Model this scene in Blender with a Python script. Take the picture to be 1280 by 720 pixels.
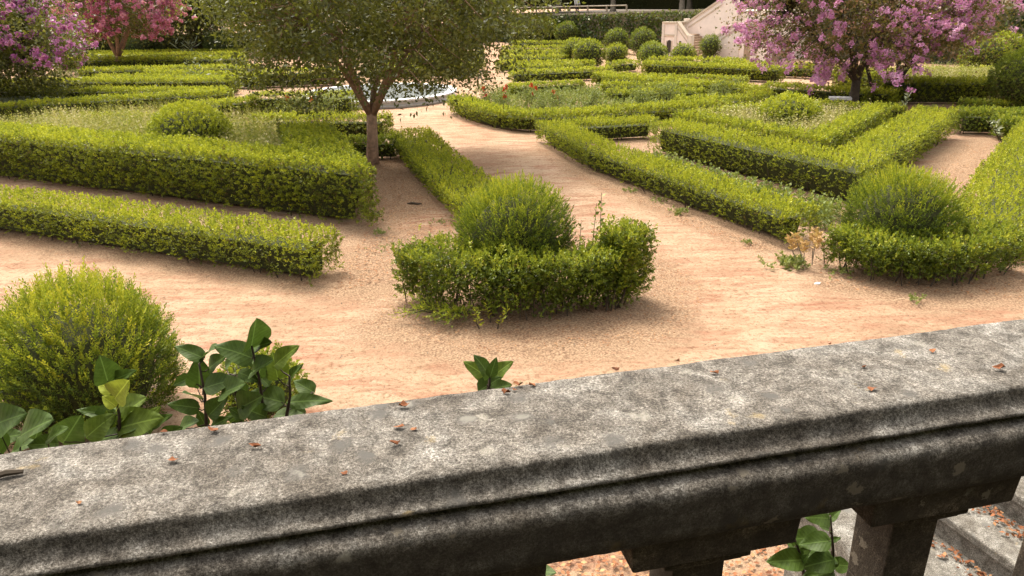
import bpy, math, random
import numpy as np
from mathutils import Vector, Matrix, noise as mnoise
random.seed(7); rng = np.random.default_rng(11)
for o in list(bpy.data.objects): bpy.data.objects.remove(o)
scene = bpy.context.scene; C = scene.collection
R = math.radians
# ------------------------------------------------------------------ camera, sky, sun, exposure
EYE = 4.6
cd = bpy.data.cameras.new('camera'); cam = bpy.data.objects.new('camera', cd); C.objects.link(cam)
cd.sensor_width = 36; cd.lens = 36*931/1280; cd.clip_start = .05; cd.clip_end = 900
pitch, roll = math.atan(367/931), R(1.2)
fw = Vector((0, math.cos(pitch), -math.sin(pitch))); r0 = Vector((1, 0, 0)); u0 = r0.cross(fw)
rt = r0*math.cos(roll)-u0*math.sin(roll); up = u0*math.cos(roll)+r0*math.sin(roll)
cam.matrix_world = Matrix(((rt.x, up.x, -fw.x, 0), (rt.y, up.y, -fw.y, 0), (rt.z, up.z, -fw.z, EYE), (0, 0, 0, 1)))
scene.camera = cam
SUN_EL, SUN_AZ = R(58), R(-28)          # azimuth from +Y, clockwise towards +X
world = bpy.data.worlds.new('World'); scene.world = world; world.use_nodes = True
nt = world.node_tree; bg = nt.nodes['Background']
sky = nt.nodes.new('ShaderNodeTexSky'); sky.sky_type = 'NISHITA'; sky.sun_disc = False
sky.sun_elevation = SUN_EL; sky.sun_rotation = SUN_AZ; sky.air_density = 1.2; sky.dust_density = 5; sky.ozone_density = .6
hs = nt.nodes.new('ShaderNodeHueSaturation'); hs.inputs['Saturation'].default_value = .22
tintw = nt.nodes.new('ShaderNodeMix'); tintw.data_type = 'RGBA'; tintw.blend_type = 'MULTIPLY'; tintw.inputs[0].default_value = 1
tintw.inputs[7].default_value = (1.0, .965, .89, 1)
nt.links.new(sky.outputs[0], hs.inputs['Color']); nt.links.new(hs.outputs[0], tintw.inputs[6]); nt.links.new(tintw.outputs[2], bg.inputs[0])
bg.inputs[1].default_value = .13
sl = bpy.data.lights.new('sun', 'SUN'); sl.energy = 1.5; sl.angle = R(20); sl.color = (1, .93, .80)
sun = bpy.data.objects.new('sun', sl); C.objects.link(sun)
sd = Vector((math.sin(SUN_AZ)*math.cos(SUN_EL), math.cos(SUN_AZ)*math.cos(SUN_EL), math.sin(SUN_EL)))
sun.rotation_euler = sd.to_track_quat('Z', 'Y').to_euler(); sun.location = sd*60
scene.view_settings.view_transform = 'Standard'; scene.view_settings.look = 'None'
scene.view_settings.gamma = 1; scene.view_settings.exposure = 1.82
scene.render.resolution_x = 1024; scene.render.resolution_y = 576
scene.render.engine = 'CYCLES'; scene.cycles.max_bounces = 6; scene.cycles.transparent_max_bounces = 4

# ------------------------------------------------------------------ helpers
def tag(o, label=None, cat=None, group=None, kind=None):
    for k, v in (('label', label), ('category', cat), ('group', group), ('kind', kind)):
        if v: o[k] = v
    return o
def empty(name, loc, label=None, cat=None, group=None):
    o = bpy.data.objects.new(name, None); C.objects.link(o); o.location = loc; o.empty_display_size = .2
    return tag(o, label, cat, group)
def link(name, me, mat=None, parent=None, smooth=False):
    o = bpy.data.objects.new(name, me); C.objects.link(o)
    if mat and not me.materials: me.materials.append(mat)
    if parent:
        o.parent = parent; p = parent; off = Vector((0, 0, 0))
        while p: off += p.location; p = p.parent
        o.location = -off                                  # geometry is given in world metres
    if smooth: me.polygons.foreach_set('use_smooth', [True]*len(me.polygons))
    return o
def np_mesh(name, V, F, t=None, mat_idx=None):
    V = np.asarray(V, np.float32); F = np.asarray(F, np.int32); me = bpy.data.meshes.new(name); k = F.shape[1]
    me.vertices.add(len(V)); me.vertices.foreach_set('co', V.ravel())
    me.loops.add(F.size); me.loops.foreach_set('vertex_index', F.ravel())
    me.polygons.add(len(F)); me.polygons.foreach_set('loop_start', np.arange(0, F.size, k, dtype=np.int32))
    if mat_idx is not None: me.polygons.foreach_set('material_index', np.asarray(mat_idx, np.int32))
    me.update(calc_edges=True)
    if t is not None:
        a = me.attributes.new('t', 'FLOAT', 'POINT'); a.data.foreach_set('value', np.asarray(t, np.float32))
    return me
def py_mesh(name, V, F):
    me = bpy.data.meshes.new(name); me.from_pydata([tuple(v) for v in V], [], F); me.update(); return me
class MB:
    """collects boxes, prisms and tubes for one mesh"""
    def __init__(s): s.V = []; s.F = []
    def add(s, V, F):
        n = len(s.V); s.V += [tuple(v) for v in V]; s.F += [tuple(i+n for i in f) for f in F]; return s
    def frustum(s, c, a0, b0, a1, b1, z0, z1, ax=(1, 0)):
        """box along axis ax with half sizes a,b at bottom and top"""
        x, y = Vector((ax[0], ax[1])).normalized(); V = []
        for a, b, z in ((a0, b0, z0), (a1, b1, z1)):
            for sa, sb in ((-1, -1), (1, -1), (1, 1), (-1, 1)):
                V.append((c[0]+x*a*sa-y*b*sb, c[1]+y*a*sa+x*b*sb, z))
        return s.add(V, [(3, 2, 1, 0), (4, 5, 6, 7), (0, 1, 5, 4), (1, 2, 6, 5), (2, 3, 7, 6), (3, 0, 4, 7)])
    def box(s, c, a, b, z0, z1, ax=(1, 0)): return s.frustum(c, a, b, a, b, z0, z1, ax)
    def tube(s, pts, rad, n=6):
        pts = [Vector(p) for p in pts]; base = len(s.V); m = len(pts)
        for i, p in enumerate(pts):
            d = (pts[min(i+1, m-1)]-pts[max(i-1, 0)]).normalized()
            x = d.orthogonal().normalized() if abs(d.z) < .99 else Vector((1, 0, 0))
            if i and (x.dot(px) < .3): x = (px-d*px.dot(d)).normalized()
            px = x; y = d.cross(x)
            for k in range(n):
                q = p+(x*math.cos(2*math.pi*k/n)+y*math.sin(2*math.pi*k/n))*rad[i]; s.V.append(tuple(q))
        for i in range(m-1):
            for k in range(n):
                a = base+i*n+k; b = base+i*n+(k+1) % n; s.F.append((a, b, b+n, a+n))
        s.F.append(tuple(base+k for k in range(n))[::-1]); s.F.append(tuple(base+(m-1)*n+k for k in range(n)))
        return s
    def lathe(s, c, prof, n=24):
        base = len(s.V); m = len(prof)
        for r, z in prof:
            for k in range(n): a = 2*math.pi*k/n; s.V.append((c[0]+r*math.cos(a), c[1]+r*math.sin(a), c[2]+z))
        for i in range(m-1):
            for k in range(n):
                a = base+i*n+k; b = base+i*n+(k+1) % n; s.F.append((a, b, b+n, a+n))
        return s
    def build(s, name, mat, parent=None, smooth=False, bevel=0, seg=2):
        o = link(name, py_mesh(name, s.V, s.F), mat, parent, smooth)
        if bevel:
            b = o.modifiers.new('bevel', 'BEVEL'); b.width = bevel; b.segments = seg; b.limit_method = 'ANGLE'
        return o
def unit(v): return v/np.maximum(np.linalg.norm(v, axis=-1, keepdims=True), 1e-9)
def frames(d, r):
    """random-roll frames: third axis along d"""
    d = unit(d); x = unit(np.cross(d, r.normal(size=d.shape))); y = np.cross(d, x)
    return np.stack([x, y, d], axis=2)
def scatter(tpl, P, D, S, T, r=rng):
    """copies of a template (V, F, t) at P along D with scale S and tint T, as arrays"""
    V, F, t = tpl; n = len(P); M = frames(D, r)*np.asarray(S).reshape(-1, 1, 1)
    W = np.einsum('nij,kj->nki', M, V)+P[:, None, :]
    G = (F[None]+(np.arange(n)*len(V))[:, None, None]).reshape(-1, F.shape[1])
    return W.reshape(-1, 3), G, (np.asarray(T)[:, None]+t[None]).ravel()
def merge(parts):
    Vs, Fs, Ts = [], [], []; n = 0
    for V, F, t in parts: Vs.append(V); Fs.append(F+n); Ts.append(t); n += len(V)
    return np.concatenate(Vs), np.concatenate(Fs), np.clip(np.concatenate(Ts), 0, 1)
def leaf_tpl(w=.5, fold=.18):
    V = np.array([(0, 0, 0), (w/2, fold*.6, .45), (0, .10, 1), (-w/2, fold*.6, .45)]); return V, np.array([(0, 1, 2), (0, 2, 3)]), np.zeros(4)
def tri_tpl(w=.5):
    return np.array([(-w*.5, .04, .30), (w*.5, .10, .42), (0, .05, 1.)]), np.array([(0, 1, 2)]), np.zeros(3)
def sprig_tpl(n, L, leaf, w=.55, seed=0, spread=.9, stem=True, tri=False):
    """a twig of length L with n leaves of length `leaf`, along +Z"""
    q = np.random.default_rng(seed); Vs, Fs, Ts = [], [], []; k = 0; lv, lf, _ = tri_tpl(w*1.3) if tri else leaf_tpl(w); nv = len(lv)
    for i in range(n):
        z = L*(i+.6)/n; a = i*2.4+q.uniform(-.4, .4); f = i/(n-1) if n > 1 else 1
        el = spread*(1-.55*f)+q.uniform(-.2, .2)
        d = np.array([math.cos(a)*math.sin(el), math.sin(a)*math.sin(el), math.cos(el)])[None]
        M = frames(d, q)[0]*leaf*q.uniform(.75, 1.15)*(1-.25*f)
        Vs.append(lv@M.T+np.array([0, 0, z])); Fs.append(lf+k); Ts.append(np.full(nv, .16*f-.06+q.uniform(-.10, .10))); k += nv
    if stem:
        r = leaf*.05; Vs.append(np.array([(r, 0, 0), (-r, r, 0), (0, 0, L)])); Fs.append(np.array([(k, k+1, k+2)])); Ts.append(np.full(3, -.2))
    return np.concatenate(Vs), np.concatenate(Fs), np.concatenate(Ts)
def wob(P, a, s=1.0):
    x, y, z = P[:, 0]*s, P[:, 1]*s, P[:, 2]*s
    return a*(np.sin(2.1*x+1.3*y+.7*z)+.7*np.sin(4.7*x-3.1*y+2.9*z+1)+.5*np.sin(9.1*x+7.7*y-6.3*z+2)+.45*np.sin(15*x-17*y+13*z))/2

# ------------------------------------------------------------------ materials
def newmat(name):
    m = bpy.data.materials.new(name); m.use_nodes = True; n = m.node_tree.nodes; l = m.node_tree.links
    return m, n, l, n['Principled BSDF']
def ramp(n, stops, interp='LINEAR'):
    r = n.new('ShaderNodeValToRGB'); r.color_ramp.interpolation = interp; e = r.color_ramp.elements
    while len(e) < len(stops): e.new(.5)
    for x, (p, c) in zip(e, stops): x.position = p; x.color = (*c, 1) if len(c) == 3 else c
    return r
def noise(n, l, vec, scale, detail=6, rough=.6, dist=0):
    t = n.new('ShaderNodeTexNoise'); t.inputs['Scale'].default_value = scale; t.inputs['Detail'].default_value = detail
    t.inputs['Roughness'].default_value = rough; t.inputs['Distortion'].default_value = dist
    if vec: l.new(vec, t.inputs['Vector'])
    return t
def mix(n, l, f, a, b, mode='MIX'):
    m = n.new('ShaderNodeMix'); m.data_type = 'RGBA'; m.blend_type = mode
    for s, v in ((0, f), (6, a), (7, b)):
        if isinstance(v, (int, float)): m.inputs[s].default_value = v
        elif isinstance(v, tuple): m.inputs[s].default_value = (*v, 1)
        else: l.new(v, m.inputs[s])
    return m.outputs[2]
def bump(n, l, h, strength, dist, bsdf):
    b = n.new('ShaderNodeBump'); b.inputs['Strength'].default_value = strength; b.inputs['Distance'].default_value = dist
    l.new(h, b.inputs['Height']); l.new(b.outputs[0], bsdf.inputs['Normal'])
def leafmat(name, stops, transl=.3, rough=.45, spec=.35):
    m, n, l, b = newmat(name); a = n.new('ShaderNodeAttribute'); a.attribute_name = 't'
    r = ramp(n, stops); l.new(a.outputs['Fac'], r.inputs[0]); l.new(r.outputs[0], b.inputs['Base Color'])
    b.inputs['Roughness'].default_value = rough; b.inputs['Specular IOR Level'].default_value = spec
    tr = n.new('ShaderNodeBsdfTranslucent'); l.new(mix(n, l, .5, r.outputs[0], (.30, .32, .03)), tr.inputs[0])
    mx = n.new('ShaderNodeMixShader'); mx.inputs[0].default_value = transl
    l.new(b.outputs[0], mx.inputs[1]); l.new(tr.outputs[0], mx.inputs[2]); l.new(mx.outputs[0], n['Material Output'].inputs[0]); return m
def plain(name, col, rough=.8, var=.25, scale=8, spec=.3, bmp=0):
    m, n, l, b = newmat(name); g = n.new('ShaderNodeNewGeometry'); t = noise(n, l, g.outputs['Position'], scale)
    lo = tuple(c*(1-var) for c in col); hi = tuple(min(1, c*(1+var)) for c in col)
    r = ramp(n, [(.3, lo), (.7, hi)]); l.new(t.outputs[0], r.inputs[0]); l.new(r.outputs[0], b.inputs['Base Color'])
    b.inputs['Roughness'].default_value = rough; b.inputs['Specular IOR Level'].default_value = spec
    if bmp: bump(n, l, t.outputs[0], .6, bmp, b)
    return m
M = {}
M['box'] = leafmat('box_leaves', [(0, (.11, .065, .028)), (.05, (.030, .042, .007)), (.3, (.135, .172, .012)), (.62, (.290, .325, .016)), (1, (.48, .47, .028))], .38)
M['box_old'] = leafmat('old_box_leaves', [(0, (.10, .06, .026)), (.05, (.032, .050, .008)), (.35, (.095, .142, .012)), (.7, (.225, .275, .018)), (1, (.38, .38, .03))], .34)
M['yew'] = leafmat('shoot_leaves', [(0, (.020, .045, .008)), (.30, (.070, .125, .012)), (.62, (.25, .30, .018)), (1, (.48, .45, .03))])
M['weed'] = leafmat('weed_blades', [(0, (.09, .11, .015)), (.4, (.22, .24, .035)), (.75, (.38, .34, .12)), (1, (.52, .44, .24))], .25, .6)
M['broad'] = leafmat('broad_weed', [(0, (.04, .07, .014)), (.5, (.14, .18, .035)), (1, (.28, .31, .10))], .3, .5)
M['grey_plant'] = leafmat('silvery_leaves', [(0, (.10, .13, .07)), (1, (.34, .36, .24))], .2, .6)
M['myrtle'] = leafmat('myrtle_leaves', [(0, (.035, .042, .010)), (.45, (.105, .112, .022)), (.8, (.20, .185, .034)), (1, (.30, .24, .06))], .3)
M['myrtle_red'] = leafmat('bronze_myrtle_leaves', [(0, (.035, .036, .012)), (.45, (.105, .095, .028)), (.75, (.22, .125, .06)), (1, (.36, .17, .12))], .3)
M['evergreen'] = leafmat('evergreen_leaves', [(0, (.014, .020, .006)), (.5, (.050, .060, .016)), (1, (.13, .13, .03))], .2)
M['ivy'] = leafmat('ivy_leaves', [(0, (.02, .04, .012)), (.5, (.065, .10, .022)), (1, (.18, .20, .045))], .25)
M['lilac_flower'] = leafmat('lilac_petals', [(0, (.46, .15, .38)), (.5, (.70, .31, .59)), (1, (.84, .54, .76))], .3, .6, .1)
M['magenta_flower'] = leafmat('magenta_petals', [(0, (.38, .09, .31)), (.5, (.60, .21, .52)), (1, (.72, .40, .66))], .3, .6, .1)
M['pink_flower'] = leafmat('pink_petals', [(0, (.48, .12, .25)), (.5, (.72, .25, .42)), (1, (.84, .46, .60))], .3, .6, .1)
M['rose'] = leafmat('rose_petals', [(0, (.35, .01, .012)), (1, (.60, .05, .04))], .15, .5, .2)
M['dry'] = leafmat('dry_leaves', [(0, (.10, .035, .018)), (.5, (.24, .095, .045)), (1, (.42, .24, .12))], .1, .7, .1)
M['straw'] = leafmat('withered_leaves', [(0, (.34, .18, .07)), (1, (.62, .42, .20))], .2, .7, .1)
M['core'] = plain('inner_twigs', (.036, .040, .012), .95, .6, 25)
M['bark'] = plain('smooth_bark', (.28, .17, .11), .75, .4, 9, bmp=.01)
M['bark_dark'] = plain('dark_bark', (.055, .042, .030), .9, .4, 9)
M['bark_pale'] = plain('pale_bark', (.24, .20, .155), .8, .3, 6)
M['twig'] = plain('lilac_stem', (.035, .022, .014), .7, .3, 40)
M['white_stone'] = plain('white_stone', (.52, .52, .52), .7, .10, 3)
M['pink_wall'] = plain('pink_render', (.74, .63, .57), .9, .08, 2.0)
M['stone_trim'] = plain('pale_trim_stone', (.50, .41, .32), .85, .14, 4)
M['white_trim'] = plain('light_trim_stone', (.62, .54, .47), .85, .1, 4)
M['stair_tread'] = plain('brown_stair_stone', (.33, .235, .165), .9, .2, 4)
M['dark_open'] = plain('dark_recess', (.05, .04, .035), .9, .3, 4)
M['wall_stone'] = plain('retaining_wall_stone', (.30, .25, .19), .9, .3, 2.5, bmp=.02)
M['black_cloth'] = plain('black_cloth', (.012, .012, .014), .9, .3, 12)
M['white_cloth'] = plain('white_cloth', (.75, .74, .71), .9, .05, 12)
M['dark_trousers'] = plain('dark_trousers', (.03, .03, .04), .9, .2, 12)
M['skin'] = plain('skin', (.42, .25, .18), .55, .08, 20)
M['hair'] = plain('hair', (.02, .014, .01), .6, .3, 50)
M['paper'] = plain('paper', (.5, .48, .45), .8, .08, 20)

def ground_material(name, litter):
    m, n, l, b = newmat(name); pos = n.new('ShaderNodeNewGeometry').outputs['Position']
    big = noise(n, l, pos, .38, 5, .62, .4); mid = noise(n, l, pos, 2.1, 7, .68, .3); fine = noise(n, l, pos, 55, 4, .75); grit = noise(n, l, pos, 14, 6, .8)
    st = n.new('ShaderNodeMapping'); st.inputs['Scale'].default_value = (.55, 2.6, 1); l.new(pos, st.inputs[0]); streak = noise(n, l, st.outputs[0], 1.5, 8, .72, .6)
    base = ramp(n, [(.30, (.35, .228, .148)), (.50, (.435, .302, .200)), (.72, (.505, .372, .265))]); l.new(big.outputs[0], base.inputs[0])
    red = ramp(n, [(.46, (0, 0, 0)), (.66, (1, 1, 1))]); l.new(streak.outputs[0], red.inputs[0])
    c = mix(n, l, red.outputs[0], base.outputs[0], (.34, .165, .105))
    md = ramp(n, [(.36, (.70, .66, .62)), (.60, (1, 1, 1))]); l.new(mid.outputs[0], md.inputs[0]); c = mix(n, l, .5, c, md.outputs[0], 'MULTIPLY')
    sp = ramp(n, [(.36, (.38, .28, .22)), (.50, (1, 1, 1))]); l.new(grit.outputs[0], sp.inputs[0]); c = mix(n, l, .7, c, sp.outputs[0], 'MULTIPLY')
    fp = ramp(n, [(.35, (.72, .70, .68)), (.62, (1.0, 1.0, 1.0))]); l.new(fine.outputs[0], fp.inputs[0]); c = mix(n, l, .6, c, fp.outputs[0], 'MULTIPLY')
    if litter != 'none':
        at_ = n.new('ShaderNodeAttribute'); at_.attribute_name = 'litter'
        lm = noise(n, l, pos, 32, 3, .7); lr = ramp(n, [(.38, (.11, .066, .042)), (.5, (.27, .17, .105)), (.62, (.40, .28, .18))]); l.new(lm.outputs[0], lr.inputs[0])
        le = noise(n, l, pos, 3.2, 6, .7); ma = n.new('ShaderNodeMath'); ma.operation = 'ADD'; l.new(at_.outputs['Fac'], ma.inputs[0]); l.new(le.outputs[0], ma.inputs[1])
        mr = n.new('ShaderNodeMapRange'); mr.inputs['From Min'].default_value = .72; mr.inputs['From Max'].default_value = 1.25; mr.inputs['To Max'].default_value = .82; l.new(ma.outputs[0], mr.inputs[0])
        c = mix(n, l, mr.outputs[0], c, lr.outputs[0])
    l.new(c, b.inputs['Base Color']); b.inputs['Roughness'].default_value = .95; b.inputs['Specular IOR Level'].default_value = .1
    ad = n.new('ShaderNodeMath'); ad.operation = 'ADD'; l.new(grit.outputs[0], ad.inputs[0]); l.new(mid.outputs[0], ad.inputs[1])
    bump(n, l, ad.outputs[0], .9, .05, b); return m
M['sand'] = ground_material('sandy_ground', 'attr'); M['soil'] = plain('dark_terrace_soil', (.09, .065, .045), .95, .4, 3)

def stone_material(name, light, dark, biofilm, lich=.5, shade_stain=False):
    """weathered limestone: speckle, dark biofilm blotches, ochre and pale round lichen"""
    m, n, l, b = newmat(name); geo = n.new('ShaderNodeNewGeometry'); pos = geo.outputs['Position']
    big = noise(n, l, pos, 7.5, 9, .72, .8); mid = noise(n, l, pos, 26, 8, .70, .4); fine = noise(n, l, pos, 170, 3, .8); spk = noise(n, l, pos, 420, 2, .7)
    c0 = ramp(n, [(.34, dark), (.50, tuple((a+q)/2 for a, q in zip(dark, light))), (.64, light)]); l.new(mid.outputs[0], c0.inputs[0]); c = c0.outputs[0]
    br = ramp(n, [(.38, (.50, .46, .42)), (.52, (.85, .82, .79)), (.64, (1.18, 1.18, 1.18))]); l.new(big.outputs[0], br.inputs[0]); c = mix(n, l, .95, c, br.outputs[0], 'MULTIPLY')
    f1 = ramp(n, [(.34, (.34, .32, .30)), (.52, (.96, .95, .93)), (.68, (1.65, 1.65, 1.63))]); l.new(fine.outputs[0], f1.inputs[0]); c = mix(n, l, 1.0, c, f1.outputs[0], 'MULTIPLY')
    f2 = ramp(n, [(.38, (.5, .48, .46)), (.60, (1.18, 1.18, 1.18))]); l.new(spk.outputs[0], f2.inputs[0]); c = mix(n, l, .9, c, f2.outputs[0], 'MULTIPLY')
    v0 = n.new('ShaderNodeTexVoronoi'); v0.inputs['Scale'].default_value = 17; v0.inputs['Randomness'].default_value = 1
    wp = noise(n, l, pos, 30, 6, .75); vm = n.new('ShaderNodeVectorMath'); vm.operation = 'MULTIPLY_ADD'; vm.inputs[1].default_value = (.075,)*3; l.new(wp.outputs['Color'], vm.inputs[0]); l.new(pos, vm.inputs[2]); l.new(vm.outputs[0], v0.inputs['Vector'])
    sep = n.new('ShaderNodeSeparateColor'); l.new(v0.outputs['Color'], sep.inputs[0])
    def disc(ch, thr, rad, soft):
        k = n.new('ShaderNodeMath'); k.operation = 'GREATER_THAN'; k.inputs[1].default_value = thr; l.new(sep.outputs[ch], k.inputs[0])
        d = n.new('ShaderNodeMapRange'); d.inputs['From Min'].default_value = rad; d.inputs['From Max'].default_value = rad+soft; d.inputs['To Min'].default_value = 1; d.inputs['To Max'].default_value = 0; l.new(v0.outputs['Distance'], d.inputs[0])
        q = n.new('ShaderNodeMath'); q.operation = 'MULTIPLY'; l.new(k.outputs[0], q.inputs[0]); l.new(d.outputs[0], q.inputs[1]); return q.outputs[0]
    c = mix(n, l, disc(0, .80, .18, .30), c, tuple(x*1.0 for x in dark))
    q = n.new('ShaderNodeMath'); q.operation = 'MULTIPLY'; q.inputs[1].default_value = lich; l.new(disc(1, .86, .16, .14), q.inputs[0]); c = mix(n, l, q.outputs[0], c, (.40, .37, .31))
    o1 = noise(n, l, pos, 9, 5, .6); o2 = ramp(n, [(.66, (0, 0, 0)), (.75, (.55, .55, .55))]); l.new(o1.outputs[0], o2.inputs[0]); c = mix(n, l, o2.outputs[0], c, (.34, .24, .09))
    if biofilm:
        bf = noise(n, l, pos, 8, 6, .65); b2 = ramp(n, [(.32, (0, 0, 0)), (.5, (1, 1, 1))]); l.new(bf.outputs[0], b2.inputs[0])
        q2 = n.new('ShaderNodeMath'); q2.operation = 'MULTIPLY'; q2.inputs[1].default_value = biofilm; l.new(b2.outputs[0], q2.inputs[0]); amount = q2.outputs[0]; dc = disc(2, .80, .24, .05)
        if shade_stain:                                   # painted shade and black growth on the vertical band, with a ragged upper limit
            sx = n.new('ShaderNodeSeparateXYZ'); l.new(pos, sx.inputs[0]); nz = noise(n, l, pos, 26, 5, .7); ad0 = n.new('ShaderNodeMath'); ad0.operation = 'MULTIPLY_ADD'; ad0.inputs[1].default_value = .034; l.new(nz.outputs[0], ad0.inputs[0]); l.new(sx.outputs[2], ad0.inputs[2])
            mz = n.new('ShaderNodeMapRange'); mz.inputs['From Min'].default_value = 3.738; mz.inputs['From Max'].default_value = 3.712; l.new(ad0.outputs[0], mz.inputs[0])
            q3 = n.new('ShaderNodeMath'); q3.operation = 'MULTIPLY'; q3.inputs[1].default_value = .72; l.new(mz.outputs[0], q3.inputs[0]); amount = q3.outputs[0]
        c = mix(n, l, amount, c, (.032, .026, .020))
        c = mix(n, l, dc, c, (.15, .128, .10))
    l.new(c, b.inputs['Base Color']); b.inputs['Roughness'].default_value = .92; b.inputs['Specular IOR Level'].default_value = .2
    ad = n.new('ShaderNodeMath'); ad.operation = 'ADD'; l.new(mid.outputs[0], ad.inputs[0]); l.new(fine.outputs[0], ad.inputs[1]); bump(n, l, ad.outputs[0], .55, .006, b); return m
M['coping'] = stone_material('lichened_coping_stone', (.265, .250, .232), (.082, .076, .069), 0, .25)
M['baluster'] = stone_material('blackened_baluster_stone', (.22, .185, .15), (.075, .06, .045), .72, .6)
M['moulding'] = stone_material('shade_stained_moulding_stone', (.285, .268, .248), (.066, .060, .054), .8, .6, shade_stain=True)
M['step'] = stone_material('worn_step_stone', (.30, .29, .27), (.13, .122, .11), 0, .4)
M['paving'] = stone_material('terrace_paving', (.16, .145, .12), (.08, .07, .06), 0, .3)

# ------------------------------------------------------------------ ground
def sheet(name, poly, z, mat, label=None, jitter=0, fine=24):
    pts = []
    for i, p in enumerate(poly):
        q = poly[(i+1) % len(poly)]
        for k in range(fine):
            f = k/fine; x = p[0]+(q[0]-p[0])*f; y = p[1]+(q[1]-p[1])*f
            if jitter: x += jitter*mnoise.noise((x*1.9, y*1.9, 3)); y += jitter*mnoise.noise((x*1.9, y*1.9, 9))
            pts.append((x, y, z))
    o = link(name, py_mesh(name, pts, [tuple(range(len(pts)))]), mat); o['kind'] = 'structure'
    if label: o['label'] = label
    return o
BEDS = [[(-3.0, 15.2), (-1.2, 14.8), (-1.3, 13.0), (-2.2, 11.2), (-3.5, 11.6), (-3.2, 15.0), (-5.3, 20.8), (-5.6, 23.8), (-3.4, 24.2), (-1.7, 17.5)], [(-2.0, 10.3), (-.6, 9.5), (1.0, 9.5), (2.6, 10.3), (3.0, 12.0), (2.5, 14.0), (.4, 14.6), (-1.0, 14.4), (-1.9, 12.4)],
        [(5.0, 11.4), (6.4, 10.5), (8.2, 10.5), (9.8, 11.6), (12.5, 15.5), (16, 21), (15, 24), (13.8, 23.2), (9.5, 17.6), (7.6, 15.4), (5.6, 13.6)], [(-16, 17.2), (-3.2, 11.6), (-2.9, 12.6), (-3.1, 15.3), (-16, 21.4)], [(1.1, 25), (5.0, 25.4), (8, 17), (5.9, 13.4), (4.8, 13.2), (3.3, 16.2), (1.8, 20)], [(-2.4, 10.0), (-.8, 9.0), (1.2, 9.0), (2.4, 9.7), (2.4, 11), (-2, 11)]]
def bed_mask(X, Y):
    out = np.zeros(X.shape)
    for poly in BEDS:
        p = np.array(poly, float); ins = np.zeros(X.shape, bool); dm = np.full(X.shape, 1e9)
        for i in range(len(p)):
            a, b = p[i], p[i-1]; c = ((a[1] > Y) != (b[1] > Y)) & (X < (b[0]-a[0])*(Y-a[1])/(b[1]-a[1]+1e-9)+a[0]); ins ^= c
            d = b-a; t = np.clip(((X-a[0])*d[0]+(Y-a[1])*d[1])/(d@d), 0, 1); dm = np.minimum(dm, np.hypot(X-a[0]-t*d[0], Y-a[1]-t*d[1]))
        out = np.maximum(out, np.clip(.62+np.where(ins, dm, -dm)/1.1, 0, 1))
    return out
gx = np.unique(np.concatenate([np.linspace(-260, -20, 9), np.arange(-20, 20.01, .22), np.linspace(20, 260, 9)])); gy = np.unique(np.concatenate([np.linspace(-60, 2, 5), np.arange(2, 28.01, .22), np.linspace(28, 400, 12)]))
GX, GY = np.meshgrid(gx, gy); m_ = bed_mask(GX, GY); near_ = np.clip((20-np.abs(GX))/4, 0, 1)*np.clip((28-GY)/4, 0, 1)*np.clip((GY-2)/2, 0, 1)
GZ = near_*(.014*np.sin(1.7*GX+.6*GY)+.010*np.sin(3.9*GX-2.7*GY+1)+.006*np.sin(8.3*GX+6.1*GY+2)+.03*m_*np.sin(5*GX+3*GY)*.3)-.012
nx_ = len(gx); ii = np.arange(len(gy)-1)[:, None]*nx_+np.arange(nx_-1)[None]; gf = np.stack([ii, ii+1, ii+nx_+1, ii+nx_], -1).reshape(-1, 4)
gm = np_mesh('ground', np.stack([GX, GY, GZ], -1).reshape(-1, 3), gf); at_ = gm.attributes.new('litter', 'FLOAT', 'POINT'); at_.data.foreach_set('value', m_.ravel().astype(np.float32)); link('ground', gm, M['sand'], smooth=True)['kind'] = 'structure'

# ------------------------------------------------------------------ hedges
def stems(mb, pts, w, h, n, r):
    P = [Vector((p[0], p[1], 0)) for p in pts]; seg = [(P[i+1]-P[i]).length for i in range(len(P)-1)]; tot = sum(seg)
    for k in range(n):
        d = r.uniform(0, tot); i = 0
        while i < len(seg)-1 and d > seg[i]: d -= seg[i]; i += 1
        t = (P[i+1]-P[i]).normalized(); s = Vector((-t.y, t.x, 0)); side = r.choice((-1, 1)); a = P[i]+t*d+s*side*w*r.uniform(.10, .34)
        b = a+Vector((r.uniform(-.1, .1), r.uniform(-.1, .1), h*r.uniform(.4, .6)))+s*side*w*.06
        mb.tube([a, a.lerp(b, .5)+Vector((r.uniform(-.03, .03), r.uniform(-.03, .03), 0)), b], [r.uniform(.008, .02), .010, .006], 4)
LOD = {0: (sprig_tpl(7, .085, .043, .66, 1), 262, .026), 1: (sprig_tpl(7, .10, .058, .72, 2, tri=True), 235, .028),
       2: (sprig_tpl(6, .11, .078, .75, 3, stem=False, tri=True), 150, .030), 3: (sprig_tpl(5, .13, .105, .75, 4, stem=False, tri=True), 80, .030)}
def offset_line(pts, w):
    L, Rr = [], []; n = len(pts)
    for i in range(n):
        p = np.array(pts[i], float); a = unit(np.array(pts[i])-np.array(pts[i-1])) if i else None; b = unit(np.array(pts[i+1])-np.array(pts[i])) if i < n-1 else None
        if a is None: a = b
        if b is None: b = a
        na = np.array((-a[1], a[0])); nb = np.array((-b[1], b[0])); m = unit(na+nb); k = w/2/max(.35, m@na)
        L.append(p+m*k); Rr.append(p-m*k)
    return L, Rr
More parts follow.
